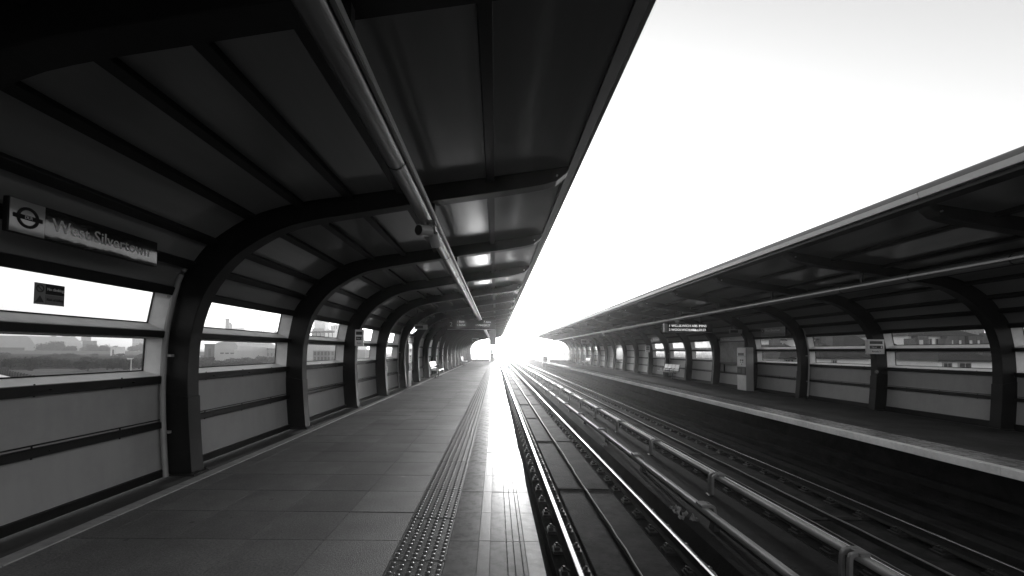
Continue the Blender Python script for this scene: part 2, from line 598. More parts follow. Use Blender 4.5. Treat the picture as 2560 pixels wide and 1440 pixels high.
    while y < Y_END - P * 1.5:
        if y > 1.2 if side < 0 else y > 3.5:
            dz = random.uniform(-.0012, .0012)
            put('coping_slab', c1, root, (0, y, dz))
            if side < 0:
                put('coping_insert', c2, root, (0, y + .01, random.uniform(-.001, .001)))
                put('grooved_slab', c3, root, (0, y, random.uniform(-.0012, .0012)))
            else:
                put('coping_insert', c2, root, (0, y, 0))
                put('grooved_slab', c3, root, (0, y, 0))
            if side < 0 or i % 2 == 0:
                put('edge_stone', c4, root, (0, y, random.uniform(-.0012, .0012)))
        y += P
        i += 1
    return root
pl = platform(-1)
pl['label'] = 'paved platform with studded strip and bright edge beside the wall of the big name sign'
pr_ = platform(1)
pr_['label'] = 'darker platform across both tracks with a pale coping edge'

# ------------------------------------------------------------------ canopies
S = [(-3.90, .05), (-3.95, .60), (-3.97, 1.13), (-3.95, 1.67), (-3.855, 2.19), (-3.66, 2.51), (-3.42, 2.80), (-2.95, 3.10), (-2.38, 3.27),
     (-1.78, 3.36), (-1.17, 3.45), (-.09, 3.60), (.93, 3.75)]
INNER = [(-3.58, 0), (-3.635, .6), (-3.665, 1.2), (-3.64, 1.67), (-3.54, 2.05), (-3.41, 2.30), (-3.19, 2.57), (-2.93, 2.77), (-2.62, 2.94),
         (-2.3, 3.04), (-1.6, 3.165), (-.95, 3.275), (.55, 3.515), (.84, 3.66)]
OUTER = [(-3.90, 0)] + S[1:]
BAY = 3.1
RW = 0.2                       # rib width along the platform
def dense(pts, n):
    c = catmull(pts, 10)
    L = [0]
    for i in range(1, len(c)):
        L.append(L[-1] + math.dist(c[i], c[i - 1]))
    out = []
    j = 0
    for i in range(n):
        t = L[-1] * i / (n - 1)
        while j < len(L) - 2 and L[j + 1] < t:
            j += 1
        f = (t - L[j]) / max(1e-9, L[j + 1] - L[j])
        out.append((c[j][0] + (c[j + 1][0] - c[j][0]) * f, c[j][1] + (c[j + 1][1] - c[j][1]) * f))
    return out

def canopy(side, ystart, nribs, bay_kind, label):
    mx = (lambda x: x) if side < 0 else (lambda x: 2 * XC - x)
    fz = 0.0 if side < 0 else -0.09
    root = thing('platform_canopy', (mx(-3.7), ystart, fz), label, 'canopy')
    N = 46
    o_, i_ = dense(OUTER, N), dense(INNER, N)
    oo = []
    for j, p in enumerate(o_):
        a, b_ = Vector(o_[max(0, j - 1)]), Vector(o_[min(N - 1, j + 1)])
        t = (b_ - a).normalized()
        oo.append((p[0] - t.y * .035, p[1] + (t.x * .035 if j else 0)))
    o_ = oo
    if fz:                          # right hand feet stand on the lower back of their platform
        o_[0] = (o_[0][0], fz + .02)
        i_[0] = (i_[0][0], fz + .02)
    poly = [(mx(x), z) for x, z in o_] + [(mx(x), z) for x, z in reversed(i_)]
    rib = MB().prism(poly, 0, RW, strip=True).mesh('rib', M_RIB, bevel=0.006)
    DZ = 0.0 if side < 0 else -0.05
    # casing round the foot of each rib
    k1 = next(i for i, p in enumerate(i_) if p[1] > 1.08)
    k0 = next(i for i, p in enumerate(o_) if p[1] > 1.08)
    kk = min(k0, k1)
    cas = [(mx(x - .006 if False else x), z) for x, z in [o_[i] for i in range(kk)]] + [(mx(x + .008), z) for x, z in reversed([i_[i] for i in range(kk)])]
    casing = MB().prism(cas, -0.008, RW + .008, strip=True).mesh('column_casing', M_RIB, bevel=0.004)
    bp_ = MB().box(mx(-3.95), mx(-3.53), -.035, RW + .035, fz, fz + .022)
    for xx in (-3.91, -3.56):
        for yy in (-.02, RW + .02):
            bp_.tube([(mx(xx), yy, fz + .02), (mx(xx), yy, fz + .05)], .013, 6)
    base_plate = bp_.mesh('base_plate', M_CLIP)
    bolt = MB().tube([(mx(.72), -.03, 3.62), (mx(.72), .23, 3.62)], .012, 6).mesh('end_bolt', M_BRIGHT)
    # bars along the skin: dark strips between panels
    bars = {}
    for i in range(1, len(S) - 1):
        a, b_ = Vector(S[i - 1]), Vector(S[i + 1])
        t = (b_ - a).normalized()
        n = Vector((t.y, -t.x))     # towards the platform
        w = {1: .075, 2: .09, 3: .075, 4: .1}.get(i, .095)
        dpt = .06
        c = Vector(S[i])
        q = [c - t * w / 2 - n * .05, c + t * w / 2 - n * .05, c + t * w / 2 + n * dpt, c - t * w / 2 + n * dpt]
        bars[i] = MB().prism([(mx(p.x), p.y) for p in q], RW + .001, BAY - .001).mesh('purlin', M_BAR, bevel=0.005)
    base_bar = MB().box(mx(-3.93), mx(-3.86), RW + .001, BAY - .001, fz, .085).mesh('skirting_bar', M_BAR, bevel=0.004)
    # panels
    def seg_pts(i, k=5):
        c = catmull([S[max(0, i - 1)], S[i], S[i + 1], S[min(len(S) - 1, i + 2)]], k)
        return c[k:2 * k + 1] if i > 0 else catmull([S[0], S[1], S[2]], k)[:k + 1]
    panels = {}
    for i in range(0, len(S) - 1):
        pts = seg_pts(i)
        off = []
        for j, p in enumerate(pts):
            a = Vector(pts[max(0, j - 1)])
            b_ = Vector(pts[min(len(pts) - 1, j + 1)])
            t = (b_ - a).normalized()
            off.append((p[0] - t.y * .05, p[1] + t.x * .05))
        poly = [(mx(x), z) for x, z in pts] + [(mx(x), z) for x, z in reversed(off)]
        nm = 'wall_panel' if i < 4 else 'roof_panel'
        me = MB().prism(poly, RW - .002, BAY + .002, strip=True).mesh(nm, M_PANEL if i < 4 else M_ROOF, smooth=True)
        panels[i] = (nm, me)
    # narrow trim lines above and below the rails of the lower wall
    trim = MB()
    for z in (.05, .555, .645, 1.075):
        xx = -3.90 - .05 * min(1, z / .6) + .004
        trim.box(mx(xx), mx(xx + .012), RW + .02, BAY - .02, z + .012, z + .022)
    for z in (.60, 1.13):
        for q in (.75, 1.62, 2.5):
            xx = -3.90 - .05 * min(1, z / .6) + .004
            trim.box(mx(xx), mx(xx + .01), q, q + .008, z - .056, z + .056)
            trim.box(mx(xx), mx(xx + .063), q + .1, q + .112, z - .006, z + .006)
    trim_m = trim.mesh('panel_trim', M_BAR)
    # window frames: splayed pale reveal reaching 0.2 m out, pane at its outer end
    wins = {}
    for i in (2, 3):
        a, b_ = Vector(S[i]), Vector(S[i + 1])
        t = (b_ - a).normalized()
        n = Vector((-t.y, t.x))     # outwards
        if n.x > 0:
            n = -n
        D_ = .2
        a0, b0 = a + t * .045, b_ - t * .05
        a1, b1 = a0 + n * D_ + t * .055, b0 + n * D_ - t * .01
        e = .06
        y0, y1 = RW + .004, BAY - .004
        def V(p, y):
            return (mx(p.x), y, p.y)
        r0 = [V(a0, y0), V(a0, y1), V(b0, y1), V(b0, y0)]
        r1 = [V(a1, y0 + e), V(a1, y1 - e), V(b1, y1 - e), V(b1, y0 + e)]
        o0 = [V(a0 - t * .02, y0 - .002), V(a0 - t * .02, y1 + .002), V(b0 + t * .02, y1 + .002), V(b0 + t * .02, y0 - .002)]
        o1 = [V(a1 - t * .05, y0 - .002), V(a1 - t * .05, y1 + .002), V(b1 + t * .05, y1 + .002), V(b1 + t * .05, y0 - .002)]
        fb = MB()
        fs = []
        for k in range(4):
            j = (k + 1) % 4
            fs += [(k, j, 4 + j, 4 + k), (4 + k, 4 + j, 12 + j, 12 + k), (8 + j, 8 + k, 12 + k, 12 + j), (k, 8 + k, 8 + j, j)]
        fb.add(r0 + r1 + o0 + o1, fs)
        # dark gasket line round the pane
        fm = fb.mesh('window_frame', M_FRAME)
        am, bm_ = a1 - n * .012, b1 - n * .012
        gk = MB()
        for (p, q) in (((am, y0 + e), (am, y1 - e)), ((bm_, y0 + e), (bm_, y1 - e)), ((am, y0 + e), (bm_, y0 + e)), ((am, y1 - e), (bm_, y1 - e))):
            gk.bar(V(*p), V(*q), .014, .014)
        gm = gk.mesh('gasket', M_BAR)
        pv = MB()
        s0, s1 = a1 - n * .02 - t * .01, b1 - n * .02 + t * .01
        pv.add([V(s0, y0 + e - .004), V(s0, y1 - e + .004), V(s1, y1 - e + .004), V(s1, y0 + e - .004)], [(0, 1, 2, 3)])
        wins[i] = (fm, gm, pv.mesh('pane', M_GLASS), pv.mesh('pane', M_FROST))
    # oval clerestory window cut through the lining above the window head
    crv = catmull([S[3], S[4], S[5], S[6], S[7]], 12)[12:37]
    cl = [0]
    for j in range(1, len(crv)):
        cl.append(cl[-1] + math.dist(crv[j], crv[j - 1]))
    def skin(y, q, off=0.0):
        q = max(0, min(cl[-1], q))
        j = max(0, min(len(cl) - 2, sum(1 for v in cl if v <= q) - 1))
        f = (q - cl[j]) / (cl[j + 1] - cl[j])
        a, b_ = Vector(crv[j]), Vector(crv[j + 1])
        t = (b_ - a).normalized()
        p = a.lerp(b_, f)
        return (mx(p.x - t.y * off), y, p.y + t.x * off)
    yc, qc, ry_, rq = (2.3, .27, .78, .205) if side < 0 else (1.0, .27, .78, .205)
    n = 40
    inn, outr = [], []
    for k in range(n):
        a = 2 * math.pi * (k + .5) / n
        c_, s__ = math.cos(a), math.sin(a)
        inn.append((yc + ry_ * c_, qc + rq * s__))
        sc = min(((BAY - yc) if c_ > 0 else (yc - RW)) / max(1e-6, abs(c_) * ry_), ((cl[-1] - qc) if s__ > 0 else qc) / max(1e-6, abs(s__) * rq))
        outr.append((yc + ry_ * c_ * sc, qc + rq * s__ * sc))
    ov = MB()
    mid = [[(inn[k][0] + (outr[k][0] - inn[k][0]) * t, inn[k][1] + (outr[k][1] - inn[k][1]) * t) for k in range(n)] for t in (0, .33, .66, 1)]
    vs_ = [skin(*p) for rg in mid for p in rg] + [skin(p[0], p[1], .05) for rg in mid for p in rg]
    fs = []
    for l in range(3):
        for k in range(n):
            j = (k + 1) % n
            fs += [(l * n + k, l * n + j, (l + 1) * n + j, (l + 1) * n + k), (4 * n + l * n + k, 4 * n + (l + 1) * n + k, 4 * n + (l + 1) * n + j, 4 * n + l * n + j)]
    for k in range(n):
        j = (k + 1) % n
        fs.append((k, 4 * n + k, 4 * n + j, j))
    ov.add(vs_, fs)
    oval_panel = ov.mesh('oval_window', M_ROOF)
    op = MB()
    op.add([skin(p[0], p[1], .03) for p in inn], [tuple(range(n))])
    oval_pane = op.mesh('pane', M_GLASS)
    ovals = (6, 10, 14, 18) if side < 0 else (12, 15, 18)
    # fascia
    fl = MB().prism([(mx(.972), 3.80), (mx(1.035), 3.806), (mx(1.05), 3.895), (mx(.99), 3.89)], 0, BAY - .006).mesh('fascia', M_FASCIA, bevel=0.004)
    ft = MB().prism([(mx(1.0), 3.898), (mx(1.046), 3.898), (mx(1.025), 3.955), (mx(.96), 4.01), (mx(.80), 4.03), (mx(.80), 3.95)], 0, BAY - .004).mesh('roof_edge', M_FASCIA_D, smooth=True)
    fi = MB().prism([(mx(.86), 3.70), (mx(.968), 3.745), (mx(.968), 3.86), (mx(.86), 3.81)], 0, BAY).mesh('edge_beam', M_BAR)
    # roof covering above the lining
    rc = [(x, z + .0) for x, z in dense(S[5:], 24)]
    rco = []
    for j, p in enumerate(rc):
        a = Vector(rc[max(0, j - 1)])
        b_ = Vector(rc[min(len(rc) - 1, j + 1)])
        t = (b_ - a).normalized()
        rco.append((p[0] - t.y * .2, p[1] + t.x * .2))
    rci = []
    for j, p in enumerate(rc):
        a = Vector(rc[max(0, j - 1)])
        b_ = Vector(rc[min(len(rc) - 1, j + 1)])
        t = (b_ - a).normalized()
        rci.append((p[0] - t.y * .14, p[1] + t.x * .14))
    cover = MB().prism([(mx(x), z) for x, z in rco] + [(mx(x), z) for x, z in reversed(rci)], 0, BAY, strip=True).mesh('roof_sheet', M_FASCIA_D, smooth=True)

    for r_ in range(nribs):
        y = ystart + BAY * r_
        rb = put('rib', rib, root, (0, y, DZ))
        put('column_casing', casing, rb, (0, y, DZ))
        put('end_bolt', bolt, rb, (0, y, DZ))
        put('base_plate', base_plate, rb, (0, y, 0))
        if r_ == nribs - 1:
            continue
        kind = bay_kind(r_)
        for i, me in bars.items():
            if i == 5 and r_ in ovals:
                continue
            if kind == 'door' and i in (1, 2, 3):
                continue
            put('purlin', me, root, (0, y, DZ))
        if r_ in ovals:
            w = put('oval_window', oval_panel, root, (0, y, DZ))
            put('pane', oval_pane, w, (0, y, DZ))
        for i, (nm, me) in panels.items():
            if i in (4, 5) and r_ in ovals:
                continue
            if i in (2, 3) and kind in ('window', 'frosted'):
                fm, gm, p1, p2 = wins[i]
                w = put('window_frame', fm, root, (0, y, DZ))
                put('gasket', gm, w, (0, y, DZ))
                put('pane', p2 if kind == 'frosted' else p1, w, (0, y, DZ))
                continue
            put(nm, me, root, (0, y, DZ))
        put('skirting_bar', base_bar, root, (0, y, DZ))
        put('panel_trim', trim_m, root, (0, y, DZ))
        put('fascia', fl, root, (0, y + .003, DZ))
        put('roof_edge', ft, root, (0, y + .002, DZ))
        put('edge_beam', fi, root, (0, y, DZ))
        put('roof_sheet', cover, root, (0, y, DZ))
    # downpipes against some ribs
    for r_ in ((2, 6, 10, 14, 18) if side < 0 else (5, 9, 13, 17)):
        y = ystart + BAY * r_ - .055
        pts = [(mx(x + .055), y, max(z, fz + .0)) for x, z in OUTER[:5]] + [(mx(-3.72), y, 2.42), (mx(-3.66), y, 2.5)]
        pth = catmull([(p[0], p[2]) for p in pts], 4)
        d = MB().tube([(p[0], y, p[1]) for p in pth], .032, 10)
        for z in (.5, 1.4, 2.1):
            xx = -3.9
            d.box(mx(-3.90), mx(-3.83), y + .0, y + .05, z, z + .03)
        put('downpipe', d.mesh('downpipe', M_PIPE, smooth=True), root, (0, 0, 0))
    return root

def left_bay(r_):
    k = r_ - 1                     # rib 0 stands behind the camera
    if k == 6:
        return 'solid'
    if k in (5, 11, 12):
        return 'frosted'
    return 'window'
def right_bay(r_):
    # ribs start at 9.4-3.1*3 = 0.1
    k = r_ - 3                     # bay k spans 9.4+3.1k .. +3.1
    if k in (3, 7, 8, 9, 11):
        return 'solid'
    if k == 10:
        return 'door'
    if k >= 4:
        return 'frosted'
    return 'window'
YL0 = 5.25 - BAY * 2
YR0 = 9.4 - BAY * 3
can_l = canopy(-1, YL0, 22, left_bay, 'arched steel canopy with windows over the platform with the studded strip')
can_r = canopy(1, YR0, 22, right_bay, 'arched steel canopy over the far platform across the tracks')

# ------------------------------------------------------------------ ducts under the canopies
def duct(side, label):
    mx = (lambda x: x) if side < 0 else (lambda x: 2 * XC - x)
    root = thing('ceiling_duct', (mx(-.78), 30, 2.97), label, 'duct', 'round ducts slung under the canopies')
    seg = MB().tube([(mx(-.785), .0, 2.97), (mx(-.785), 1.67 - .008, 2.97)], .078, 20).mesh('duct_segment', M_DUCT, smooth=True)
    collar = MB().tube([(mx(-.785), -.012, 2.97), (mx(-.785), .012, 2.97)], .0805, 20).mesh('collar', M_BAR, smooth=True)
    y = .01
    while y < 63:
        s_ = put('duct_segment', seg, root, (0, y, 0))
        put('collar', collar, s_, (0, y, 0))
        y += 1.67
    b = MB().box(mx(-.706), mx(-.68), -.5, 63, 2.945, 2.985)
    put('cable_tray', b.mesh('cable_tray', M_DUCT, bevel=0.004), root)
    b = MB().box(mx(-.679), mx(-.671), -.5, 63, 2.95, 2.985)
    put('tray_edge', b.mesh('tray_edge', M_BRIGHT if side < 0 else M_DUCT), root)
    hang = MB()
    hang.box(mx(-.80), mx(-.76), .06, .12, 3.03, 3.295)
    hm = hang.mesh('hanger', M_BAR)
    for r_ in range(1, 20):
        put('hanger', hm, root, (0, (YL0 if side < 0 else YR0) + BAY * r_, 0))
    return root
duct(-1, 'long round metal duct under the canopy above the studded strip')
duct(1, 'long round metal duct under the canopy across the tracks')

def speakers(side, y, label):
    mx = (lambda x: x) if side < 0 else (lambda x: 2 * XC - x)
    x0 = mx(-.72)
    root = thing('speaker_pair', (x0, y, 2.9), label, 'loudspeakers', 'paired loudspeakers hung from the ducts')
    b = MB()
    b.box(x0 - .05, x0 + .05, y - .1, y + .1, 2.885, 2.9)
    b.bar((x0 - .03, y, 2.89), (x0 - .07, y - .03, 2.82), .02, .02)
    b.bar((x0 + .03, y, 2.89), (x0 + .03, y + .1, 2.78), .02, .02)
    put('bracket', b.mesh('bracket', M_DUCT), root)
    c = Vector((x0 - .07, y - .04, 2.80))
    ax = Vector((-.5, -.72, -.12)).normalized() if side < 0 else Vector((.5, -.72, -.12)).normalized()
    put('speaker_body', MB().tube([c + ax * .085, c - ax * .085], .058, 20).mesh('speaker_body', M_SIGNG, smooth=True), root)
    put('speaker_grille', MB().tube([c + ax * .087, c + ax * .09], .053, 20).mesh('speaker_grille', M_BLACK), root)
    c = Vector((x0 + .02, y + .14, 2.745))
    ax = Vector((.15, .55, -.75)).normalized()
    put('speaker_body', MB().tube([c + ax * .075, c - ax * .075], .055, 20).mesh('speaker_body', M_SIGNG, smooth=True), root)
speakers(-1, 4.78, 'twin drum loudspeakers on the duct just before the second roof beam')
speakers(1, 18.9, 'twin pale loudspeakers above the lit board across the tracks')
speakers(1, 32.0, 'twin pale loudspeakers on the far duct, middle of three across the tracks')
speakers(1, 44.5, 'twin pale loudspeakers farthest along the duct across the tracks')
speakers(-1, 20.8, 'twin drum loudspeakers on the duct behind the hanging lit board')

# ------------------------------------------------------------------ tracks
def ibeam(cx, ztop):
    h = .155
    return [(cx - .07, ztop - h), (cx + .07, ztop - h), (cx + .07, ztop - h + .014), (cx + .012, ztop - h + .032), (cx + .012, ztop - .05), (cx + .034, ztop - .034),
            (cx + .034, ztop - .008), (cx - .034, ztop - .008), (cx - .034, ztop - .034), (cx - .012, ztop - .05), (cx - .012, ztop - h + .032), (cx - .07, ztop - h + .014)]
def track(xl, label, jphase):
    xc = xl + .75
    root = thing('railway_track', (xc, 30, -1.34), label, 'track', 'pair of railway tracks')
    ysr = YS
    for xr in (xl, xl + 1.5):
        r_ = put('rail', sweep(ibeam(xr, -1.0), ysr, M_RUST, 'rail'), root)
        put('rail_head', sweep([(xr - .0345, -1.008), (xr - .033, -1.003), (xr - .026, -.9985), (xr + .026, -.9985), (xr + .033, -1.003), (xr + .0345, -1.008)], ysr, M_STEEL, 'rail_head', smooth=True), r_)
        put('rail_plinth', sweep([(xr - .24, -1.339), (xr + .24, -1.339), (xr + .22, -1.205), (xr - .22, -1.205)], ysr, M_DECK, 'rail_plinth'), root)
        # fastenings
        b = MB()
        b.box(xr - .19, xr + .19, -.1, .1, -1.204, -1.164)
        for s in (-1, 1):
            b.box(xr + s * .10, xr + s * .17, -.065, .065, -1.164, -1.125)
            b.tube([(xr + s * .135, 0, -1.125), (xr + s * .135, 0, -1.085)], .018, 6)
            b.bar((xr + s * .075, -.04, -1.13), (xr + s * .15, .05, -1.105), .03, .02)
        fm = b.mesh('rail_fastening', M_CLIP, bevel=.004)
        y = 1.5
        while y < 90:
            put('rail_fastening', fm, root, (curve_dx(y), y, 0))
            y += .65
    # slabs between the rails with joints
    L = 4.5
    for s in (-1, 1):
        me = MB().box(xc + s * .035, xc + s * .5, .015, L - .015, -1.339, -1.17 if s < 0 else -1.165).mesh('track_slab', M_SLAB, bevel=.01)
        y = jphase - 2 * L
        while y < 64:
            put('track_slab', me, root, (0, y, random.uniform(-.006, .006)))
            y += L
    jm = MB().box(xc - .5, xc + .5, -.06, .06, -1.338, -1.155).mesh('joint_beam', M_DECK, bevel=.008)
    y = jphase - L
    while y < 64:
        put('joint_beam', jm, root, (0, y, 0))
        y += L
    put('centre_ridge', sweep([(xc - .034, -1.339), (xc + .034, -1.339), (xc + .028, -1.115), (xc - .028, -1.115)], [0.2, 30, 66], M_DECK, 'centre_ridge'), root)
    pts = []
    y = .3
    w = 0.0
    while y < 66:
        w = w * .75 + random.uniform(-.012, .012)
        pts.append((xc + w, y, -1.102 + random.uniform(-.004, .006)))
        y += .4
    put('loop_cable', MB().tube(pts, .0115, 6).mesh('loop_cable', M_CABLE, smooth=True), root)
    return root
track(.98, 'railway track with bright rails beside the studded platform edge', 8.68)
track(4.66, 'railway track beside the far pale coping, mostly in shade', 7.2)
# walkway upstand beyond the far rail, and a cable trough
b = MB().box(6.60, 6.84, -5, 64, -1.339, -1.06).mesh('cable_trough', M_CONC, bevel=.012)
tag(put('cable_trough', b), 'low concrete trough running below the far platform edge', 'trough')
for k, (x, z, r_, lab) in enumerate(((2.72, -1.318, .018, 'black cable run along the foot of the conductor plinth'), (6.38, -1.32, .02, 'dark cable run in front of the low concrete trough'), (.66, -1.318, .02, 'dark cable run in the shade under the studded platform edge'))):
    pts = []
    w = 0
    y = 1.0
    while y < 62:
        w = w * .9 + random.uniform(-.012, .012)
        pts.append((x + w, y, z))
        y += .6
    tag(put('cable_run', MB().tube(pts, r_, 6).mesh('cable_run', M_CABLE, smooth=True)), lab, 'cable', 'cable runs on the track deck')
# a couple of loose cables on the deck
for i, (x, lab) in enumerate(((2.7, 'thin loose cable lying beside the nearer pale conductor rail'), (5.02, 'thin loose cable lying on the far track slab'))):
    pts = []
    w = 0
    y = 2
    while y < 50:
        w = w * .9 + random.uniform(-.02, .02)
        pts.append((x + w, y, -1.325 if x < 4 else -1.155))
        y += .5
    tag(put('loose_cable', MB().tube(pts, .009, 5).mesh('loose_cable', M_CABLE, smooth=True), None), lab, 'cable')

def conductor(xr, inward, y0, step, label):
    root = thing('conductor_rail', (xr, 20, -.75), label, 'conductor rail', 'conductor rails between the tracks')
    ysr = [y for y in YS]
    prof = []
    w, h = .048, .042
    for k in range(14):
        a = 2 * math.pi * k / 14
        c, s = math.cos(a), math.sin(a)
        prof.append((xr + w * (abs(c) ** .6) * (1 if c > 0 else -1), -.745 + h * (abs(s) ** .6) * (1 if s > 0 else -1)))
    put('cover', sweep(prof, ysr, M_COND, 'cover', smooth=True), root)
    put('contact_rail', sweep([(xr - .024, -.83), (xr + .024, -.83), (xr + .024, -.787), (xr - .024, -.787)], ysr, M_RUST, 'contact_rail'), root)
    s = inward
    zb_ = -1.03 if s < 0 else -.9
    # bracket: two bent straps that rise beside the rail and hook over it, with a cap
    b = MB()
    for yy in (-.055, .055):
        p = [(xr + s * .17, yy, zb_), (xr + s * .165, yy, max(-.80, zb_ + .03)), (xr + s * .15, yy, -.71), (xr + s * .10, yy, -.672), (xr, yy, -.664), (xr - s * .04, yy, -.668)]
        q = catmull([(a[0], a[2]) for a in p], 4)
        outer = [(x, z) for x, z in q]
        b_ = []
        for j, pnt in enumerate(q):
            a = Vector(q[max(0, j - 1)])
            c = Vector(q[min(len(q) - 1, j + 1)])
            t = (c - a).normalized()
            nn = Vector((t.y, -t.x)) * (.045 if s > 0 else -.045)
            nn = nn if (Vector(pnt) + nn - Vector((xr, -.9))).length < (Vector(pnt) - nn - Vector((xr, -.9))).length else -nn
            b_.append((pnt[0] + nn.x, pnt[1] + nn.y))
        b.prism(outer + list(reversed(b_)), yy - .026, yy + .026, strip=True)
    b.box(xr - .062, xr + .062, -.1, .1, -.706, -.666)
    bm_ = b.mesh("bracket", M_BRKT, bevel=.006)
    bolt = MB().prism([(xr + s * .11, -1.049), (xr + s * .22, -1.049), (xr + s * .195, zb_ - .002), (xr + s * .135, zb_ - .002)], -.07, .07)
    bo = bolt.mesh('insulator', M_BLACK, bevel=.006)
    y = y0 - step
    while y < 100:
        if y > 0:
            k = put('bracket', bm_, root, (curve_dx(y), y, 0))
            put('insulator', bo, k, (curve_dx(y), y, 0))
        y += step
tag(put('conductor_plinth', sweep([(2.80, -1.339), (2.86, -1.05), (4.17, -1.05), (4.23, -1.339)], YS, M_DECK, 'conductor_plinth')), 'low dark plinth carrying the two pale conductor rails', 'plinth')
conductor(3.0, 1, 6.42, 3.08, 'pale conductor rail next to the bright rail pair')
conductor(4.03, -1, 4.95, 3.05, 'pale conductor rail on tall hooked brackets next to the far track')

# crumpled litter on the deck
def litter(x, y, z, s, label):
    root = None
    b = MB()
    for k in range(16):
        cx, cy_ = x + random.uniform(-.12, .12) * s, y + random.uniform(-.3, .3) * s
        n = 9
        ring = [(cx + random.uniform(.015, .05) * s * math.cos(a), cy_ + random.uniform(.02, .07) * s * math.sin(a), z + random.uniform(0.0, .07) * s) for a in [2 * math.pi * q / n for q in range(n)]]
        top = (cx, cy_, z + random.uniform(.04, .11) * s)
        bot = (cx, cy_, z)
        b.add(ring + [top, bot], [(q, (q + 1) % n, n) for q in range(n)] + [((q + 1) % n, q, n + 1) for q in range(n)])
    tag(put('litter', b.mesh('litter', mat('crumpled paper', .3, .6, var=.6, scale=14))), label, 'litter', 'crumpled litter on the track deck')
litter(2.94, 7.0, -1.048, .9, 'crumpled white litter heap under the nearest conductor rail bracket')
litter(2.95, 12.0, -1.048, .6, 'smaller scrap of pale litter farther along under the conductor rail')

# ------------------------------------------------------------------ signs on the platforms
UY, UZ = Vector((0, 1, 0)), Vector((0, 0, 1))
UX = Vector((1, 0, 0))
def name_sign(o, ux, w, h, label, sub=None, near=True):
    """o = lower left corner of the face as read"""
    o = Vector(o)
    n = ux.cross(UZ)
    root = thing('station_name_sign', o, label, 'name sign', 'station name signs')
    put('sign_board', panel_mesh(o, ux, UZ, 0, w, 0, h, .04, M_BAR, 'sign_board', lift=-.045, bevel=.004), root)
    sh = h if not sub else h * .66
    zb = h - sh
    lw = sh * 1.0
    put('roundel_panel', panel_mesh(o, ux, UZ, .008, lw, zb + .006, h - .006, .004, M_SIGNW, 'roundel_panel', lift=-.003), root)
    put('name_panel', panel_mesh(o, ux, UZ, lw + .002, w - .008, zb + .006, h - .006, .004, M_SIGNB if near else M_SIGNG, 'name_panel', lift=-.003), root)
    cx, cz = lw / 2 + .004, zb + sh / 2
    rr = sh * .31
    md = M_BAR
    put('roundel_ring', ring_mesh(o, ux, UZ, cx, cz, rr * .72, rr, .003, md, 'roundel_ring', lift=.0015), root)
    put('roundel_bar', panel_mesh(o, ux, UZ, cx - rr * 1.3, cx + rr * 1.3, cz - rr * .2, cz + rr * .2, .004, md, 'roundel_bar', lift=.002), root)
    put('lettering', text_mesh('DLR', rr * .38, M_LET, o + ux * cx + UZ * cz + n * .0045, ux, UZ, align='CENTER'), root)
    size = sh * .56
    me = text_mesh('West Silvertown', size, M_LETG if near else M_LET, o + ux * (lw + sh * .22) + UZ * (zb + sh * .5), ux, UZ)
    me2 = max((v.co - o).dot(ux) for v in me.vertices)
    avail = w - .05
    if me2 > avail:
        k = (avail - lw - sh * .22) / (me2 - lw - sh * .22)
        base = o + ux * (lw + sh * .22)
        for v in me.vertices:
            d = (v.co - base).dot(ux)
            v.co += ux * d * (k - 1)
    put('lettering', me, root)
    if sub:
        put('sub_panel', panel_mesh(o, ux, UZ, .008, w - .008, .006, zb - .002, .004, M_SIGNW, 'sub_panel', lift=-.003), root)
        me = text_mesh(sub, zb * .55, M_LETB, o + ux * .06 + UZ * zb * .5, ux, UZ)
        mxx = max((v.co - o).dot(ux) for v in me.vertices)
        k = (w - .12) / (mxx - .06)
        for v in me.vertices:
            d = (v.co - o - ux * .06).dot(ux)
            v.co += ux * d * (k - 1)
        put('lettering', me, root)
    # brackets back to the wall
    b = MB()
    for q in (.12 * w, .88 * w):
        a = o + ux * q + UZ * (h * .8) - n * .046
        b.bar(a, a - n * .16, .03, .03)
    put('fixing_bracket', b.mesh('fixing_bracket', M_BAR), root)
    return root
name_sign((-3.50, 3.12, 2.335), UY, 1.39, .255, 'glossy West Silvertown name sign above the nearest window', near=True)
name_sign((10.60, 17.6, 2.13), -UY, 1.5, .36, 'West Silvertown name sign with a second line of text, above a window across the tracks', sub='Alight here for Britannia Village', near=False)
name_sign((10.60, 30.0, 2.22), -UY, 1.5, .27, 'faded West Silvertown name sign farther along above a frosted window', near=False)

def board(o, w, h, lines, label, number=None):
    """hanging indicator board facing the camera; o = lower left corner"""
    o = Vector(o)
    root = thing('departure_board', o + Vector((w / 2, 0, 0)), label, 'departure board', 'hanging departure boards')
    put('case', MB().box(o.x, o.x + w, o.y, o.y + .22, o.z, o.z + h).mesh('case', M_BLACK, bevel=.01), root)
    put('bottom_trim', MB().box(o.x + .002, o.x + w - .002, o.y - .006, o.y - .0005, o.z, o.z + .012).mesh('bottom_trim', M_BRIGHT), root)
    b = MB()
    for q in (.22, .78):
        b.box(o.x + w * q - .02, o.x + w * q + .02, o.y + .09, o.y + .13, o.z + h, o.z + h + .75)
    put('hanger', b.mesh('hanger', M_BAR), root)
    if number:
        put('number', text_mesh(number, h * .62, M_LETG, o + Vector((.1, 0, h * .5)), UX, UZ), root)
    else:
        put('side_light', MB().box(o.x + .01, o.x + .13, o.y - .004, o.y - .0005, o.z + .01, o.z + h - .01).mesh('side_light', M_SIGNG), root)
    for (txt, x, z, s) in lines:
        put('display_text', text_mesh(txt, s, M_LED, o + Vector((x, 0, z)), UX, UZ, 'display_text'), root)
dL = 20.4
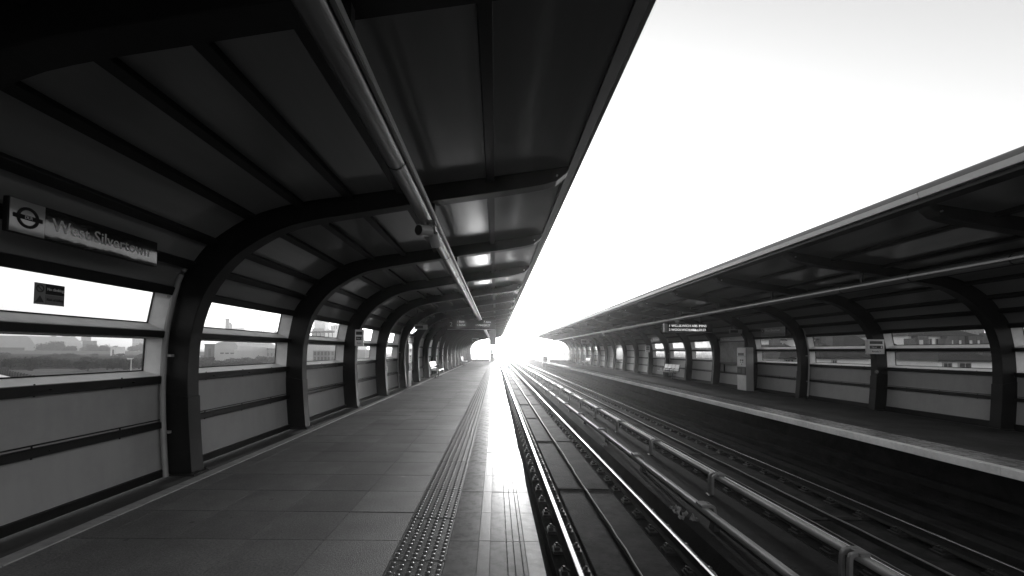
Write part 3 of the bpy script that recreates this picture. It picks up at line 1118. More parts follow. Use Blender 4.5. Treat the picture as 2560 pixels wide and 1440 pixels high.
board((px(1118, dL), dL, pz(1118, 823, dL)), (1238 - 1118) * dL / F_PX, .46,
      [('1 Bank', .44, .36, .13), ('2 BANK', .44, .2, .12), ('......', .44, .09, .1), ('17 MINS', 1.3, .2, .11), ('- - - -', 1.3, .08, .09), ('7 mins', 1.68, .36, .13), ('20:27', 1.7, .2, .13)],
      'hanging departure board marked 2 over the studded platform', '2')
dR = 20.0
board((px(1662, dR), dR, pz(1662, 830, dR)), (1782 - 1662) * dR / F_PX, .4,
      [('1 WOOLWICH ARS 1', .19, .29, .15), ('2 WOOLWICH ARL', .19, .11, .145), ('1   MINS', 1.38, .29, .145), ('27 MINS', 1.12, .09, .12), ('20:23', 1.55, .11, .145)],
      'lit departure board to Woolwich hanging over the far platform')

def way_out(o, w, h, label, rows, txt_bottom=None):
    o = Vector(o)
    root = thing('way_out_sign', o, label, 'direction sign', 'white direction signs on the ribs')
    put('sign_case', MB().box(o.x, o.x + w, o.y, o.y + .09, o.z, o.z + h).mesh('sign_case', M_WHITE, bevel=.006), root)
    for z0, z1 in ((.68, .88), (.36, .57)):
        put('black_field', MB().box(o.x + w * .12, o.x + w * .88, o.y - .004, o.y - .0005, o.z + h * z0, o.z + h * z1).mesh('black_field', M_BLACK), root)
    me = text_mesh('< Way out', h * .1, M_LET, o + Vector((w * .15, -.004, h * .465)), UX, UZ)
    mm = max(v.co.x for v in me.vertices)
    k = min(1, (w * .5) / (mm - o.x - w * .15))
    for v in me.vertices:
        v.co.x = o.x + w * .15 + (v.co.x - o.x - w * .15) * k
    put('lettering', me, root)
    fig = MB()
    fx = o.x + w * .8
    fig.box(fx - w * .025, fx + w * .025, o.y - .008, o.y - .0045, o.z + h * .39, o.z + h * .5)
    fig.box(fx - w * .016, fx + w * .016, o.y - .008, o.y - .0045, o.z + h * .51, o.z + h * .55)
    put('figure_symbol', fig.mesh('figure_symbol', M_LET), root)
    if txt_bottom:
        put('lettering', text_mesh(txt_bottom, h * .16, M_LETB, o + Vector((w * .5, 0, h * .17)), UX, UZ, align='CENTER'), root)
    b = MB().box(o.x + w * .4, o.x + w * .6, o.y + .0905, o.y + .16, o.z + h * .3, o.z + h * .7).mesh('mount', M_BAR)
    put('mount', b, root)
way_out((-3.62, 11.29, 1.60), .21, .42, 'white direction sign with black fields on the fourth rib of the glazed wall', 2, 'Exit')
way_out((10.42, 12.33, 1.50), .47, .41, 'white Arcade direction sign on a rib across the tracks', 2, 'Arcade >')
way_out((10.55, 31.0, 1.50), .3, .46, 'small white direction sign by the solid panelled bay across the tracks', 2)

# hanging small signs facing along the platform
def small_sign(o, w, h, label):
    o = Vector(o)
    root = thing('hanging_sign', o, label, 'hanging sign', 'small hanging signs')
    put('sign_case', MB().box(o.x, o.x + w, o.y, o.y + .06, o.z, o.z + h).mesh('sign_case', M_SIGNG, bevel=.004), root)
    put('black_field', MB().box(o.x + w * .06, o.x + w * .66, o.y - .004, o.y - .0005, o.z + h * .2, o.z + h * .8).mesh('black_field', M_BLACK), root)
    b = MB()
    for q in (.2, .8):
        b.box(o.x + w * q - .012, o.x + w * q + .012, o.y + .02, o.y + .04, o.z + h, o.z + h + .55)
    put('hanger', b.mesh('hanger', M_BAR), root)
for (x0, x1, y0, y1, d, lab) in ((1036, 1068, 811, 823, 16.4, 'small grey hanging sign left of the board marked 2'), (1825, 1856, 823, 833, 18.2, 'small grey hanging sign right of the lit Woolwich board'),
                                 (1453, 1473, 848, 858, 44, 'small grey hanging sign far along across the tracks'), (1180, 1197, 845, 853, 48, 'small grey hanging sign at the far end beyond the board marked 2')):
    small_sign((px(x0, d), d, pz(x0, y1, d)), px(x1, d) - px(x0, d), (y1 - y0) * d / F_PX, lab)

def sticker(o, ux, label):
    o = Vector(o)
    root = thing('warning_sticker', o, label, 'warning sticker', 'No climbing stickers on the window glass')
    w, h = .27, .19
    n = ux.cross(UZ)
    put('backing', panel_mesh(o, ux, UZ, 0, w, 0, h, .002, M_SIGNW, 'backing'), root)
    put('upper_field', panel_mesh(o, ux, UZ, w * .36, w * .98, h * .5, h * .97, .002, M_BAR, 'upper_field', lift=.0025), root)
    put('lower_field', panel_mesh(o, ux, UZ, w * .36, w * .98, h * .03, h * .46, .002, mat('sticker grey', .11, .4), 'lower_field', lift=.0025), root)
    put('ring_symbol', ring_mesh(o, ux, UZ, w * .18, h * .74, w * .095, w * .13, .002, M_BLACK, 'ring_symbol', lift=.0025, n=18), root)
    b = MB()
    c = o + ux * w * .18 + UZ * h * .74 + n * .0045
    b.bar(c - ux * .024 + UZ * .024, c + ux * .024 - UZ * .024, .008, .002)
    put('slash', b.mesh('slash', M_BLACK), root)
    b = MB()
    c = o + ux * w * .18 + UZ * h * .1 + n * .0027
    b.add([c - ux * .036, c + ux * .036, c + UZ * .06, c - ux * .036 + n * .002, c + ux * .036 + n * .002, c + UZ * .06 + n * .002], [(0, 2, 1), (3, 4, 5), (0, 1, 4, 3), (1, 2, 5, 4), (2, 0, 3, 5)])
    put('triangle_symbol', b.mesh('triangle_symbol', M_BLACK), root)
    for t_, z in (('No climbing', .74), ('Risk of falling', .25)):
        me = text_mesh(t_, .036, M_LET if z > .5 else M_LETB, o + ux * w * .39 + UZ * h * z + n * .005, ux, UZ)
        mm = max((v.co - o).dot(ux) for v in me.vertices)
        k = (w * .94 - w * .39) / (mm - w * .39)
        for v in me.vertices:
            d = (v.co - o - ux * w * .39).dot(ux)
            v.co += ux * d * (k - 1)
        put('lettering', me, root)
sticker((-4.03, 3.82, 1.88), UY, 'No climbing sticker on the nearest window by the big name sign')
sticker((2 * XC + 4.03, 22.5, 1.86), -UY, 'dark No climbing sticker on the window left of the map board')

# round no smoking disc on a rib
o = Vector((10.70, 12.385, 1.0))
ns = thing('no_smoking_disc', o, 'round no smoking disc on the rib below the Arcade sign', 'sign')
put('disc', ring_mesh(o, UX, UZ, 0, 0, .001, .062, .004, M_SIGNW, 'disc'), ns)
put('ring', ring_mesh(o, UX, UZ, 0, 0, .048, .06, .003, M_BLACK, 'ring', lift=.005), ns)
put('slash', MB().bar(o + Vector((-.04, -.007, .04)), o + Vector((.04, -.007, -.04)), .012, .003).mesh('slash', M_BLACK), ns)

def ticket_machine(x0, x1, y0, y1, z, face, label):
    """face = -1: front looks to -X, +1: front looks to +X"""
    root = thing('ticket_machine', ((x0 + x1) / 2, (y0 + y1) / 2, z), label, 'ticket machine', 'platform ticket machines')
    h = 1.82
    put('cabinet', MB().box(x0, x1, y0, y1, z, z + h).mesh('cabinet', M_SIGNG, bevel=.012), root)
    xf = x0 if face < 0 else x1
    def fr(a, b_, c, d, t, m, nm):
        put(nm, MB().box(xf + face * .0008, xf + face * t, y0 + (y1 - y0) * a, y0 + (y1 - y0) * b_, z + h * c, z + h * d).mesh(nm, m, bevel=.002), root)
    fr(.04, .96, .02, .36, .012, M_WHITE, 'lower_door')
    fr(.04, .96, .37, .55, .012, M_BAR, 'tray_panel')
    fr(.04, .96, .56, .78, .012, M_WHITE, 'middle_panel')
    fr(.04, .96, .79, .985, .012, M_WHITE, 'top_panel')
    def fr2(a, b_, c, d, m, nm):
        put(nm, MB().box(xf + face * .0125, xf + face * .02, y0 + (y1 - y0) * a, y0 + (y1 - y0) * b_, z + h * c, z + h * d).mesh(nm, m), root)
    fr2(.22, .84, .81, .875, M_BLACK, 'screen')
    fr2(.28, .42, .69, .72, M_BLACK, 'button')
    fr2(.5, .64, .69, .72, M_BLACK, 'button')
    fr2(.3, .4, .65, .67, M_BLACK, 'button')
    fr2(.52, .6, .65, .67, M_BLACK, 'button')
    fr2(.42, .5, .6, .625, M_BLACK, 'coin_slot')
    fr2(.12, .42, .40, .52, M_BLACK, 'ticket_tray')
    fr2(.55, .88, .42, .50, M_BLACK, 'card_slot')
ticket_machine(10.36, 10.66, 18.22, 18.92, -.09, -1, 'white ticket machine beside the map board across the tracks')
ticket_machine(-3.9, -3.62, 18.25, 18.95, -.03, 1, 'white ticket machine against the glazed wall by the studded platform')

def info_board(x, y0, y1, z0, z1, face, label, header):
    root = thing('information_board', (x, (y0 + y1) / 2, z0), label, 'information board', 'platform map boards')
    put('case', MB().box(x, x - face * .08, y0, y1, z0, z1).mesh('case', M_BAR, bevel=.006), root)
    put('poster', MB().box(x + face * .0008, x + face * .006, y0 + .06, y1 - .06, z0 + .12, z1 - .28).mesh('poster', M_POSTER), root)
    put('header_panel', MB().box(x + face * .0008, x + face * .006, y0 + .06, y1 - .06, z1 - .23, z1 - .04).mesh('header_panel', M_SIGNG), root)
    if header:
        u = UY if face > 0 else -UY
        o = Vector((x + face * .006, y0 + .12 if face > 0 else y1 - .12, z1 - .135))
        put('lettering', text_mesh(header, .12, M_LET, o, u, UZ), root)
    b = MB()
    for q in (.1, .9):
        yy = y0 + (y1 - y0) * q
        b.box(x - face * .085, x - face * .125, yy - .03, yy + .03, z0 - .4, z1)
    put('post', b.mesh('post', M_BAR), root)
info_board(10.93, 19.3, 21.5, .95, 2.28, -1, 'glossy map board between the ticket machine and the windows across the tracks', 'West Silvertown')
info_board(-3.82, 19.05, 20.5, .62, 2.1, 1, 'dark map board next to the ticket machine by the studded platform', None)
info_board(10.93, 37.8, 40.0, .75, 2.15, -1, 'tall grey map board far along across the tracks', None)

def bench(x, y0, n, face, z, label):
    """row of perforated metal seats; face=+1 looks towards +X"""
    root = thing('platform_bench', (x, y0, z), label, 'bench', 'rows of white metal seats')
    L = n * .55
    b = MB()
    for k in range(2):
        yy = y0 + L * (.2 + .6 * k)
        b.box(x - .03, x + .03, yy - .03, yy + .03, z, z + .42)
        b.box(x - .2, x + .2, yy - .04, yy + .04, z, z + .02)
    b.box(x - .04, x + .04, y0, y0 + L, z + .36, z + .41)
    put('frame', b.mesh('frame', M_BAR, bevel=.004), root)
    seat = MB().prism([(x - face * .18, z + .435), (x - face * .05, z + .415), (x + face * .22, z + .43), (x + face * .26, z + .41), (x + face * .26, z + .43), (x + face * .22, z + .452), (x - face * .05, z + .438), (x - face * .18, z + .458)], .03, .52).mesh('seat', M_SEAT, bevel=.004)
    back = MB().prism([(x - face * .19, z + .50), (x - face * .28, z + .86), (x - face * .26, z + .868), (x - face * .17, z + .51)], .03, .52).mesh('backrest', M_SEAT, bevel=.004)
    arm = MB()
    arm.bar((x - face * .2, 0, z + .43), (x - face * .27, 0, z + .84), .025, .02)
    arm.bar((x - face * .2, 0, z + .62), (x + face * .15, 0, z + .62), .035, .02)
    arm.bar((x + face * .13, 0, z + .61), (x + face * .13, 0, z + .43), .02, .02)
    am = arm.mesh('armrest', M_BAR)
    for k in range(n):
        put('seat', seat, root, (0, y0 + k * .55, 0))
        put('backrest', back, root, (0, y0 + k * .55, 0))
    for k in range(n + 1):
        put('armrest', am, root, (0, y0 + k * .55, 0))
bench(10.35, 25.4, 4, -1, -.08, 'white four-seat bench below the frosted window across the tracks')
bench(10.35, 49.5, 4, -1, -.08, 'white bench farthest along the platform across the tracks')
bench(-3.3, 23.7, 4, 1, 0, 'white bench past the ticket machine by the glazed wall')
bench(-3.25, 44.5, 4, 1, 0, 'white bench near the far end screen by the glazed wall')

# hanging monitor cabinet near the far end of the near platform
d = 42.0
mc = thing('monitor_cabinet', (px(1231, d), d, 2.0), 'tall grey cabinet hanging from the roof at the far end', 'cabinet')
put('case', MB().box(px(1224, d), px(1240, d), d, d + .5, pz(1230, 862, d), 3.55).mesh('case', M_SIGNG, bevel=.02), mc)
put('lower_case', MB().box(px(1222, d), px(1234, d), d - .22, d - .002, pz(1230, 838, d), 3.4).mesh('lower_case', M_SIGNG, bevel=.02), mc)

# end screens and the equipment behind them
def end_screen(x0, x1, z1, label, cols, rows_z):
    root = thing('end_screen', ((x0 + x1) / 2, Y_END + .05, 0), label, 'glass screen', 'glazed screens closing the platform ends')
    y = Y_END + .06
    b = MB()
    w = .07
    for q in range(cols + 1):
        x = x0 + (x1 - x0) * q / cols
        b.box(x - w / 2, x + w / 2, y, y + .08, -.1, z1)
    put('mullions', b.mesh('mullions', M_SIGNG), root)
    for z in rows_z:
        put('transom', MB().box(x0 + w / 2, x1 - w / 2, y + .01, y + .07, z - .03, z + .03).mesh('transom', M_SIGNG), root)
    put('base_panel', MB().box(x0 - .05, x1 + .05, y - .04, y - .002, -.1, .22).mesh('base_panel', M_BAR), root)
    zz = [.22] + list(rows_z) + [z1]
    for q in range(cols):
        for k in range(len(zz) - 1):
            a, c = x0 + (x1 - x0) * q / cols + w / 2, x0 + (x1 - x0) * (q + 1) / cols - w / 2
            put('pane', MB().add([(a, y + .04, zz[k] + .03), (c, y + .04, zz[k] + .03), (c, y + .04, zz[k + 1] - .03), (a, y + .04, zz[k + 1] - .03)], [(0, 1, 2, 3)]).mesh('pane', M_FROST), root)
end_screen(-3.95, -.95, 1.72, 'glazed screen closing the end of the studded platform', 3, (1.0,))
end_screen(7.9, 11.0, 1.75, 'glazed screen closing the end of the far platform', 3, (.95,))
for (x, y, w, h, z, lab) in ((-.55, 65.4, .55, 1.5, -.3, 'pale equipment cabinet beside the end screen of the studded platform'), (7.35, 65.6, .6, 1.1, -.3, 'grey equipment cabinet beside the far platform end screen')):
    c = thing('equipment_cabinet', (x, y, z), lab, 'cabinet', 'trackside equipment cabinets')
    put('case', MB().box(x - w / 2, x + w / 2, y, y + .5, z, z + h).mesh('case', M_SIGNG, bevel=.02), c)
    put('door', MB().box(x - w * .4, x + w * .4, y - .012, y - .001, z + h * .45, z + h * .93).mesh('door', M_BAR, bevel=.004), c)
    put('plinth', MB().box(x - w * .55, x + w * .55, y - .05, y + .55, z - 1.03, z - .002).mesh('plinth', M_CONC), c)
sg = thing('track_signal', (-.62, 67, -1.3), 'slim signal post with a small head at the end of the studded platform', 'signal')
put('post', MB().tube([(-.62, 67, -1.33), (-.62, 67, 1.9)], .05, 8).mesh('post', M_FASCIA, smooth=True), sg)
put('head', MB().box(-.82, -.42, 66.85, 66.95, 1.15, 1.85).mesh('head', M_BLACK, bevel=.02), sg)
put('arm', MB().bar((-.62, 66.93, .45), (.2, 66.93, .45), .05, .05).mesh('arm', M_FASCIA), sg)

# ------------------------------------------------------------------ background
M_BRICK = mat('brown brick wall', 0.12, 0.9, spec=0.05, var=0.15, scale=2)
M_RENDER = mat('cream render', 0.85, 0.85, spec=0.05, var=0.06, scale=1)
M_TILE = mat('roof tile', 0.035, 0.8, spec=0.05, var=0.2, scale=3)
M_DARKWIN = mat('dark house window', 0.03, 0.15, spec=0.4, var=0.2)
M_TOWER = mat('pale tower cladding', 0.2, 0.8, spec=0.05, var=0.1, scale=.1)
M_TOWERD = mat('darker tower cladding', 0.09, 0.8, spec=0.05, var=0.15, scale=.1)
M_METAL = mat('pale sheet cladding', 0.5, 0.6, spec=0.05, var=0.08, scale=.2)
M_LEAF = mat('foliage', 0.03, 0.8, spec=0.05, var=0.45, scale=1.5)
M_BARK = mat('bark', 0.05, 0.9, spec=0.05)
M_SOIL = mat('pale dry earth', 0.15, 0.95, spec=0.05, var=0.3, scale=.12)

def house(cx, cy_, w, dp, z_eave, roof_h, label, wins, base=GZ, lower=None, bays=(), gable=False, over=.45):
    """cream walled house facing the station; wins: (x fraction, width, z0, z1)"""
    root = thing('house', (cx, cy_, base), label, 'house', 'houses beyond the far platform')
    x0, x1 = cx - w / 2, cx + w / 2
    zl = lower if lower is not None else base + .4
    put('lower_wall', MB().box(x0, x1, cy_, cy_ + dp, base, zl).mesh('lower_wall', M_BRICK), root)
    put('upper_wall', MB().box(x0 + .03, x1 - .03, cy_ + .03, cy_ + dp - .03, zl + .002, z_eave).mesh('upper_wall', M_RENDER), root)
    b = MB()
    a = over
    z0 = z_eave + .002
    zt = z_eave + roof_h
    if gable:
        b.add([(x0 - a, cy_ - a, z0), (x1 + a, cy_ - a, z0), (x1 + a, cy_ + dp + a, z0), (x0 - a, cy_ + dp + a, z0), (cx, cy_ - a, zt), (cx, cy_ + dp + a, zt)],
              [(0, 1, 2, 3), (0, 4, 1), (3, 2, 5), (0, 3, 5, 4), (1, 4, 5, 2)])
    else:
        i = min(w, dp) / 2
        if w >= dp:
            rr = [(x0 + i, cy_ + dp / 2, zt), (x1 - i, cy_ + dp / 2, zt)]
            fs = [(0, 1, 5, 4), (2, 3, 4, 5), (0, 4, 3), (1, 2, 5), (0, 3, 2, 1)]
        else:
            rr = [(cx, cy_ + i, zt), (cx, cy_ + dp - i, zt)]
            fs = [(0, 1, 4), (2, 3, 5), (1, 2, 5, 4), (3, 0, 4, 5), (0, 3, 2, 1)]
        b.add([(x0 - a, cy_ - a, z0), (x1 + a, cy_ - a, z0), (x1 + a, cy_ + dp + a, z0), (x0 - a, cy_ + dp + a, z0)] + rr, fs)
    rf = put('roof', b.mesh('roof', M_TILE), root)
    put('gutter', MB().box(x0 - a, x1 + a, cy_ - a - .1, cy_ - a - .002, z0 - .08, z0 + .06).mesh('gutter', M_BAR), rf)
    for (fx, ww, za, zb) in wins:
        xx = x0 + w * fx
        f = put('window', MB().box(xx - ww / 2, xx + ww / 2, cy_ - .06, cy_ + .028, za, zb).mesh('window', M_FASCIA), root)
        put('pane', MB().box(xx - ww / 2 + .07, xx - .03, cy_ - .075, cy_ - .061, za + .08, zb - .08).mesh('pane', M_DARKWIN), f)
        put('pane', MB().box(xx + .03, xx + ww / 2 - .07, cy_ - .075, cy_ - .061, za + .08, zb - .08).mesh('pane', M_DARKWIN), f)
    for (fx, ww) in bays:           # projecting dark framed stair bays
        xx = x0 + w * fx
        bb = put('glazed_bay', MB().box(xx - ww / 2, xx + ww / 2, cy_ - .9, cy_ - .001, base, z_eave - .05).mesh('glazed_bay', M_TOWERD), root)
        for q in range(3):
            zz = z_eave - .6 - q * 2.3
            put('pane', MB().box(xx - ww * .38, xx - .05, cy_ - .93, cy_ - .901, zz - 1.1, zz).mesh('pane', M_FASCIA), bb)
            put('pane', MB().box(xx + .05, xx + ww * .38, cy_ - .93, cy_ - .901, zz - 1.1, zz).mesh('pane', M_DARKWIN), bb)
    ch = put('chimney', MB().box(cx + w * .2, cx + w * .2 + .6, cy_ + dp * .5, cy_ + dp * .5 + .6, z_eave + roof_h * .4, zt + .7).mesh('chimney', M_BRICK), rf)
    return root
def hp(x0, x1, d):
    return (px(x0, d) + px(x1, d)) / 2, px(x1, d) - px(x0, d)

c, w = hp(2272, 2440, 58)
ez = pz(2340, 839, 58)
house(c, 58, w, 10, ez, 2.6, 'three storey block with a wide hipped roof seen through the nearest window across the tracks', [(.30, .8, ez - 1.5, ez - .35), (.44, .8, ez - 1.5, ez - .35), (.74, .7, ez - 1.5, ez - .4), (.3, .8, ez - 4.2, ez - 3), (.44, .8, ez - 4.2, ez - 3)], lower=ez - 1.9, bays=((.12, 1.4), (.56, 1.5), (.68, .9), (.84, 1.0), (.95, .8)))
c, w = hp(2345, 2500, 38)
ez = pz(2400, 901, 38)
house(c, 38, w, 6, ez, 1.3, 'low house with a broad dark hipped roof below the three storey block', [(.14, .8, ez - 1.2, ez - .15), (.42, 1.1, ez - 1.2, ez - .15)], lower=ez - 1.3)
c, w = hp(2228, 2292, 44)
ez = pz(2260, 895, 44)
house(c, 44, w, 6, ez, 1.6, 'small cream house left of the broad low roof', [(.32, .9, ez - 1.5, ez - .25)], lower=ez - 1.7)
c, w = hp(2300, 2350, 42)
ez = pz(2320, 912, 42)
house(c, 42, w, 5, ez, 1.9, 'small gabled outbuilding between two low houses', [], lower=ez - .4, gable=True)
c, w = hp(1985, 2100, 62)
ez = pz(2070, 848, 62)
house(c, 62, w, 11, ez, 2.2, 'cream block with a dark stair bay seen right of the middle window across the tracks', [(.52, .7, ez - 1.1, ez - .3), (.7, .8, ez - 1.1, ez - .3)], lower=ez - 1.5, bays=((.84, 1.1),))
c, w = hp(2108, 2190, 56)
ez = pz(2150, 872, 56)
house(c, 56, w, 12, ez, 2.4, 'large plain tiled roof filling the middle window across the tracks', [(.3, .8, ez - 1.4, ez - .3)], lower=ez - 1.8)
c, w = hp(2040, 2172, 37)
ez = pz(2100, 894, 37)
house(c, 37, w, 6, ez, 1.2, 'long low cream house with one small window below the plain tiled roof', [(.34, .42, ez - .75, ez - .15)], lower=ez - 1.35)
c, w = hp(1926, 1998, 64)
ez = pz(1960, 850, 64)
house(c, 64, w, 10, ez, 2.0, 'cream block with round window seen below the two line name sign', [(.32, .7, ez - .95, ez - .35), (.5, .5, ez - .9, ez - .4), (.7, .8, ez - .95, ez - .3)], lower=ez - 1.6, bays=((.08, 1.1), (.95, 1.1)))
c, w = hp(1950, 2030, 40)
ez = pz(1990, 895, 40)
house(c, 40, w, 8, ez, 1.3, 'low pale house with narrow windows below the round window block', [(.22, .5, ez - .75, ez - .1), (.4, .5, ez - .75, ez - .1), (.58, .5, ez - .75, ez - .1)], lower=ez - 1.1)

def tower(x0, x1, ytop, d, label, m, rows=0, cols=0, depth=None):
    cx, w = hp(x0, x1, d)
    zt = pz((x0 + x1) / 2, ytop, d)
    root = thing('tower_block', (cx, d, GZ), label, 'tower block', 'distant tower blocks')
    put('shell', MB().box(cx - w / 2, cx + w / 2, d, d + (depth or w), GZ, zt).mesh('shell', m), root)
    put('roof_plant', MB().box(cx - w * .25, cx + w * .2, d + w * .2, d + w * .7, zt + .002, zt + w * .08).mesh('roof_plant', m), root)
    if rows:
        wm = MB().box(-w / cols * .3, w / cols * .3, -.15, -.001, 0, (zt - GZ) / rows * .45).mesh('window', M_DARKWIN)
        for r_ in range(rows):
            for q in range(cols):
                put('window', wm, root, (cx - w / 2 + w * (q + .5) / cols, d, GZ + (zt - GZ) * (r_ + .35) / rows))
tower(2236, 2276, 822, 170, 'pale lattice fronted block far left of the hipped roof block', M_METAL, 9, 6)
tower(2398, 2418, 822, 180, 'grey block behind the right end of the hipped roof', M_TOWER, 9, 3)
tower(2425, 2462, 815, 190, 'dark block with pale balconies far right across the tracks', M_TOWERD, 10, 4)
tower(2528, 2600, 830, 60, 'block seen through the rightmost sliver of window', M_TOWERD, 6, 4)
tower(127, 134, 838, 900, 'slim hazy tower pair member right of the hangar', M_TOWER, 8, 2)
tower(155, 172, 836, 1000, 'hazy grey tower above the white box building', M_TOWER, 9, 3)
tower(203, 216, 838, 900, 'darker tower right of the white box building', M_TOWERD, 8, 3)
tower(331, 366, 842, 1000, 'wide hazy block at the right of the nearest window', M_TOWER, 5, 5)
tower(595, 606, 819, 1100, 'pale square blocks right of the three chimneys', M_TOWER, 8, 3)
tower(581, 592, 819, 1120, 'pale block just right of the three chimneys', M_TOWER, 8, 3)
tower(784, 812, 795, 500, 'pale silo block above the mill windows', M_METAL, 0)
tower(826, 850, 812, 420, 'pale block at the right edge of the third window', M_METAL, 5, 4)

# chimneys
for (x, yt, r_, m, lab) in ((567, 796, 2.6, M_TOWERD, 'tall dark chimney over the second window, left of two paler ones'), (573, 806, 2.2, M_TOWER, 'pale chimney between the dark one and the shortest'), (577, 810, 2.0, M_TOWER, 'shortest pale chimney of the three')):
    d = 700 + (x - 567) * 8
    xx = px(x, d)
    c = thing('chimney_stack', (xx, d, GZ), lab, 'chimney', 'chimneys on the skyline')
    zt = pz(x, yt, d)
    put('shaft', MB().tube([(xx, d, GZ), (xx, d, zt)], [r_ * 1.15, r_], 14).mesh('shaft', m, smooth=True), c)
    put('rim', MB().tube([(xx, d, zt - 3), (xx, d, zt + .1)], r_ * 1.12, 14).mesh('rim', M_TOWERD, smooth=True), c)
# cranes: slanting lattice jibs
def crane(xb, yb, xt, yt, d, label):
    A, B = Vector((px(xb, d), d, pz(xb, yb, d))), Vector((px(xt, d), d, pz(xt, yt, d)))
    root = thing('tower_crane', (A.x, d, GZ), label, 'crane', 'cranes on the skyline')
    put('mast', MB().bar((A.x, d, GZ), (A.x, d, A.z), 1.6, 1.6).mesh('mast', M_TOWERD), root)
    j = MB()
    for o in (-.8, .8):
        j.bar(A + Vector((o, 0, 0)), B + Vector((o * .4, 0, 0)), .35, .35)
    n = 14
    for k in range(n):
        p, q = A.lerp(B, k / n), A.lerp(B, (k + 1) / n)
        j.bar(p + Vector((-.8, 0, 0)), q + Vector((.8, 0, 0)), .25, .25)
    put('jib', j.mesh('jib', M_TOWERD), root)
    put('cab', MB().box(A.x - 1.4, A.x + 1.4, d - 2.2, d - .9, A.z - 2, A.z + 1).mesh('cab', M_TOWERD), root)
crane(648, 832, 628, 789, 560, 'leftmost slanting crane jib over the second window')
crane(655, 832, 643, 793, 580, 'second slanting crane jib from the left')
crane(661, 832, 649, 786, 540, 'tallest dark slanting crane jib over the second window')
crane(690, 830, 684, 797, 600, 'rightmost slanting crane jib by the window edge')

# hangar with a curved roof
d = 520
x0, x1 = px(-60, d), px(88, d)
zt, zb = pz(40, 839, d), GZ
prof = [(x0, zb), (x0, zt * .4)] + [(x0 + (x1 - x0) * t, zt - (zt - pz(88, 862, d)) * (max(0, (t - .82) / .18)) ** 2) for t in [i / 16 for i in range(17)]] + [(x1, zb)]
hg = thing('hangar', ((x0 + x1) / 2, d, GZ), 'big pale curved roof hangar at the left edge', 'hangar')
put('shell', MB().prism(prof, d, d + 60).mesh('shell', M_METAL, smooth=True), hg)
put('door_band', MB().box(x0 + 5, x1 - 12, d - .3, d - .01, zb, zb + 6).mesh('door_band', M_TOWERD), hg)
# barn like pale building
d = 230
bx, w = hp(537, 594, d)
zt = pz(565, 853, d)
ze = pz(565, 865, d)
bn = thing('gabled_shed', (bx, d, GZ), 'white gabled shed with a curved gable in the second window', 'shed')
prof = [(bx - w / 2, GZ), (bx - w / 2, ze)] + [(bx - w / 2 + w * t, ze + (zt - ze) * math.sin(math.pi * (.12 + .76 * t)) ** .7) for t in [i / 12 for i in range(1, 12)]] + [(bx + w / 2, ze), (bx + w / 2, GZ)]
put('gable_wall', MB().prism(prof, d, d + 40).mesh('gable_wall', M_METAL), bn)
ax0 = px(562, d)
put('annex', MB().box(ax0, px(603, d), d - 6, d - .01, GZ, pz(580, 873, d)).mesh('annex', M_METAL), bn)
for q in range(3):
    xx = ax0 + 1.6 + q * 2.6
    put('window', MB().box(xx, xx + 1.8, d - 6.1, d - 6.001, pz(580, 884, d), pz(580, 881, d)).mesh('window', M_DARKWIN), bn)
# long low building with a row of windows
d = 260
x0, x1 = px(606, d), px(700, d)
lb = thing('low_building', ((x0 + x1) / 2, d, GZ), 'long low building with a row of windows right of the white shed', 'building')
put('shell', MB().box(x0, x1, d, d + 14, GZ, pz(650, 874, d)).mesh('shell', M_TOWER), lb)
put('roof', MB().box(x0 - .5, x1 + .5, d - .5, d + 14.5, pz(650, 874, d) + .002, pz(650, 870, d)).mesh('roof', M_TOWERD), lb)
wm = MB().box(0, 1.0, -.12, -.001, 0, 1.6).mesh('window', M_DARKWIN)
for q in range(10):
    put('window', wm, lb, (x0 + 3 + q * 2.0, d, pz(650, 889, d)))
# mill with a grid of windows (third window)
d = 130
x0, x1 = px(783, d), px(872, d)
ml = thing('mill_building', ((x0 + x1) / 2, d, GZ), 'old mill with a grid of tall windows in the third window', 'mill')
zt = pz(810, 873, d)
put('shell', MB().box(x0, x1, d, d + 25, GZ - .0, zt).mesh('shell', M_TOWER), ml)
put('cornice', MB().box(x0 - .2, x1 + .2, d - .25, d - .001, zt - .4, zt + .1).mesh('cornice', M_METAL), ml)
wm = MB().box(0, .62, -.1, -.001, 0, 1.05).mesh('window', M_DARKWIN)
for r_ in range(3):
    for q in range(10):
        put('window', wm, ml, (x0 + .35 + q * 1.03, d, zt - 1.75 - r_ * 1.5))
d = 200
x0, x1 = px(768, d), px(870, d)
ss = thing('flour_works', ((x0 + x1) / 2, d, GZ), 'pale stepped works behind the mill with a dark gantry', 'works')
put('shell', MB().box(x0, x1, d, d + 30, GZ, pz(800, 848, d)).mesh('shell', M_METAL), ss)
put('upper_block', MB().box(px(775, d), px(805, d), d + 2, d + 20, pz(800, 848, d) + .002, pz(800, 820, d)).mesh('upper_block', M_METAL), ss)
g_ = MB()
for q in range(7):
    xx = px(775 + q * 10, d)
    g_.bar((xx, d - 2, pz(800, 848, d)), (xx, d - 2, pz(800, 831, d)), .3, .3)
g_.bar((px(775, d), d - 2, pz(800, 831, d)), (px(840, d), d - 2, pz(800, 829, d)), .5, .9)
put('gantry', g_.mesh('gantry', M_TOWERD), ss)
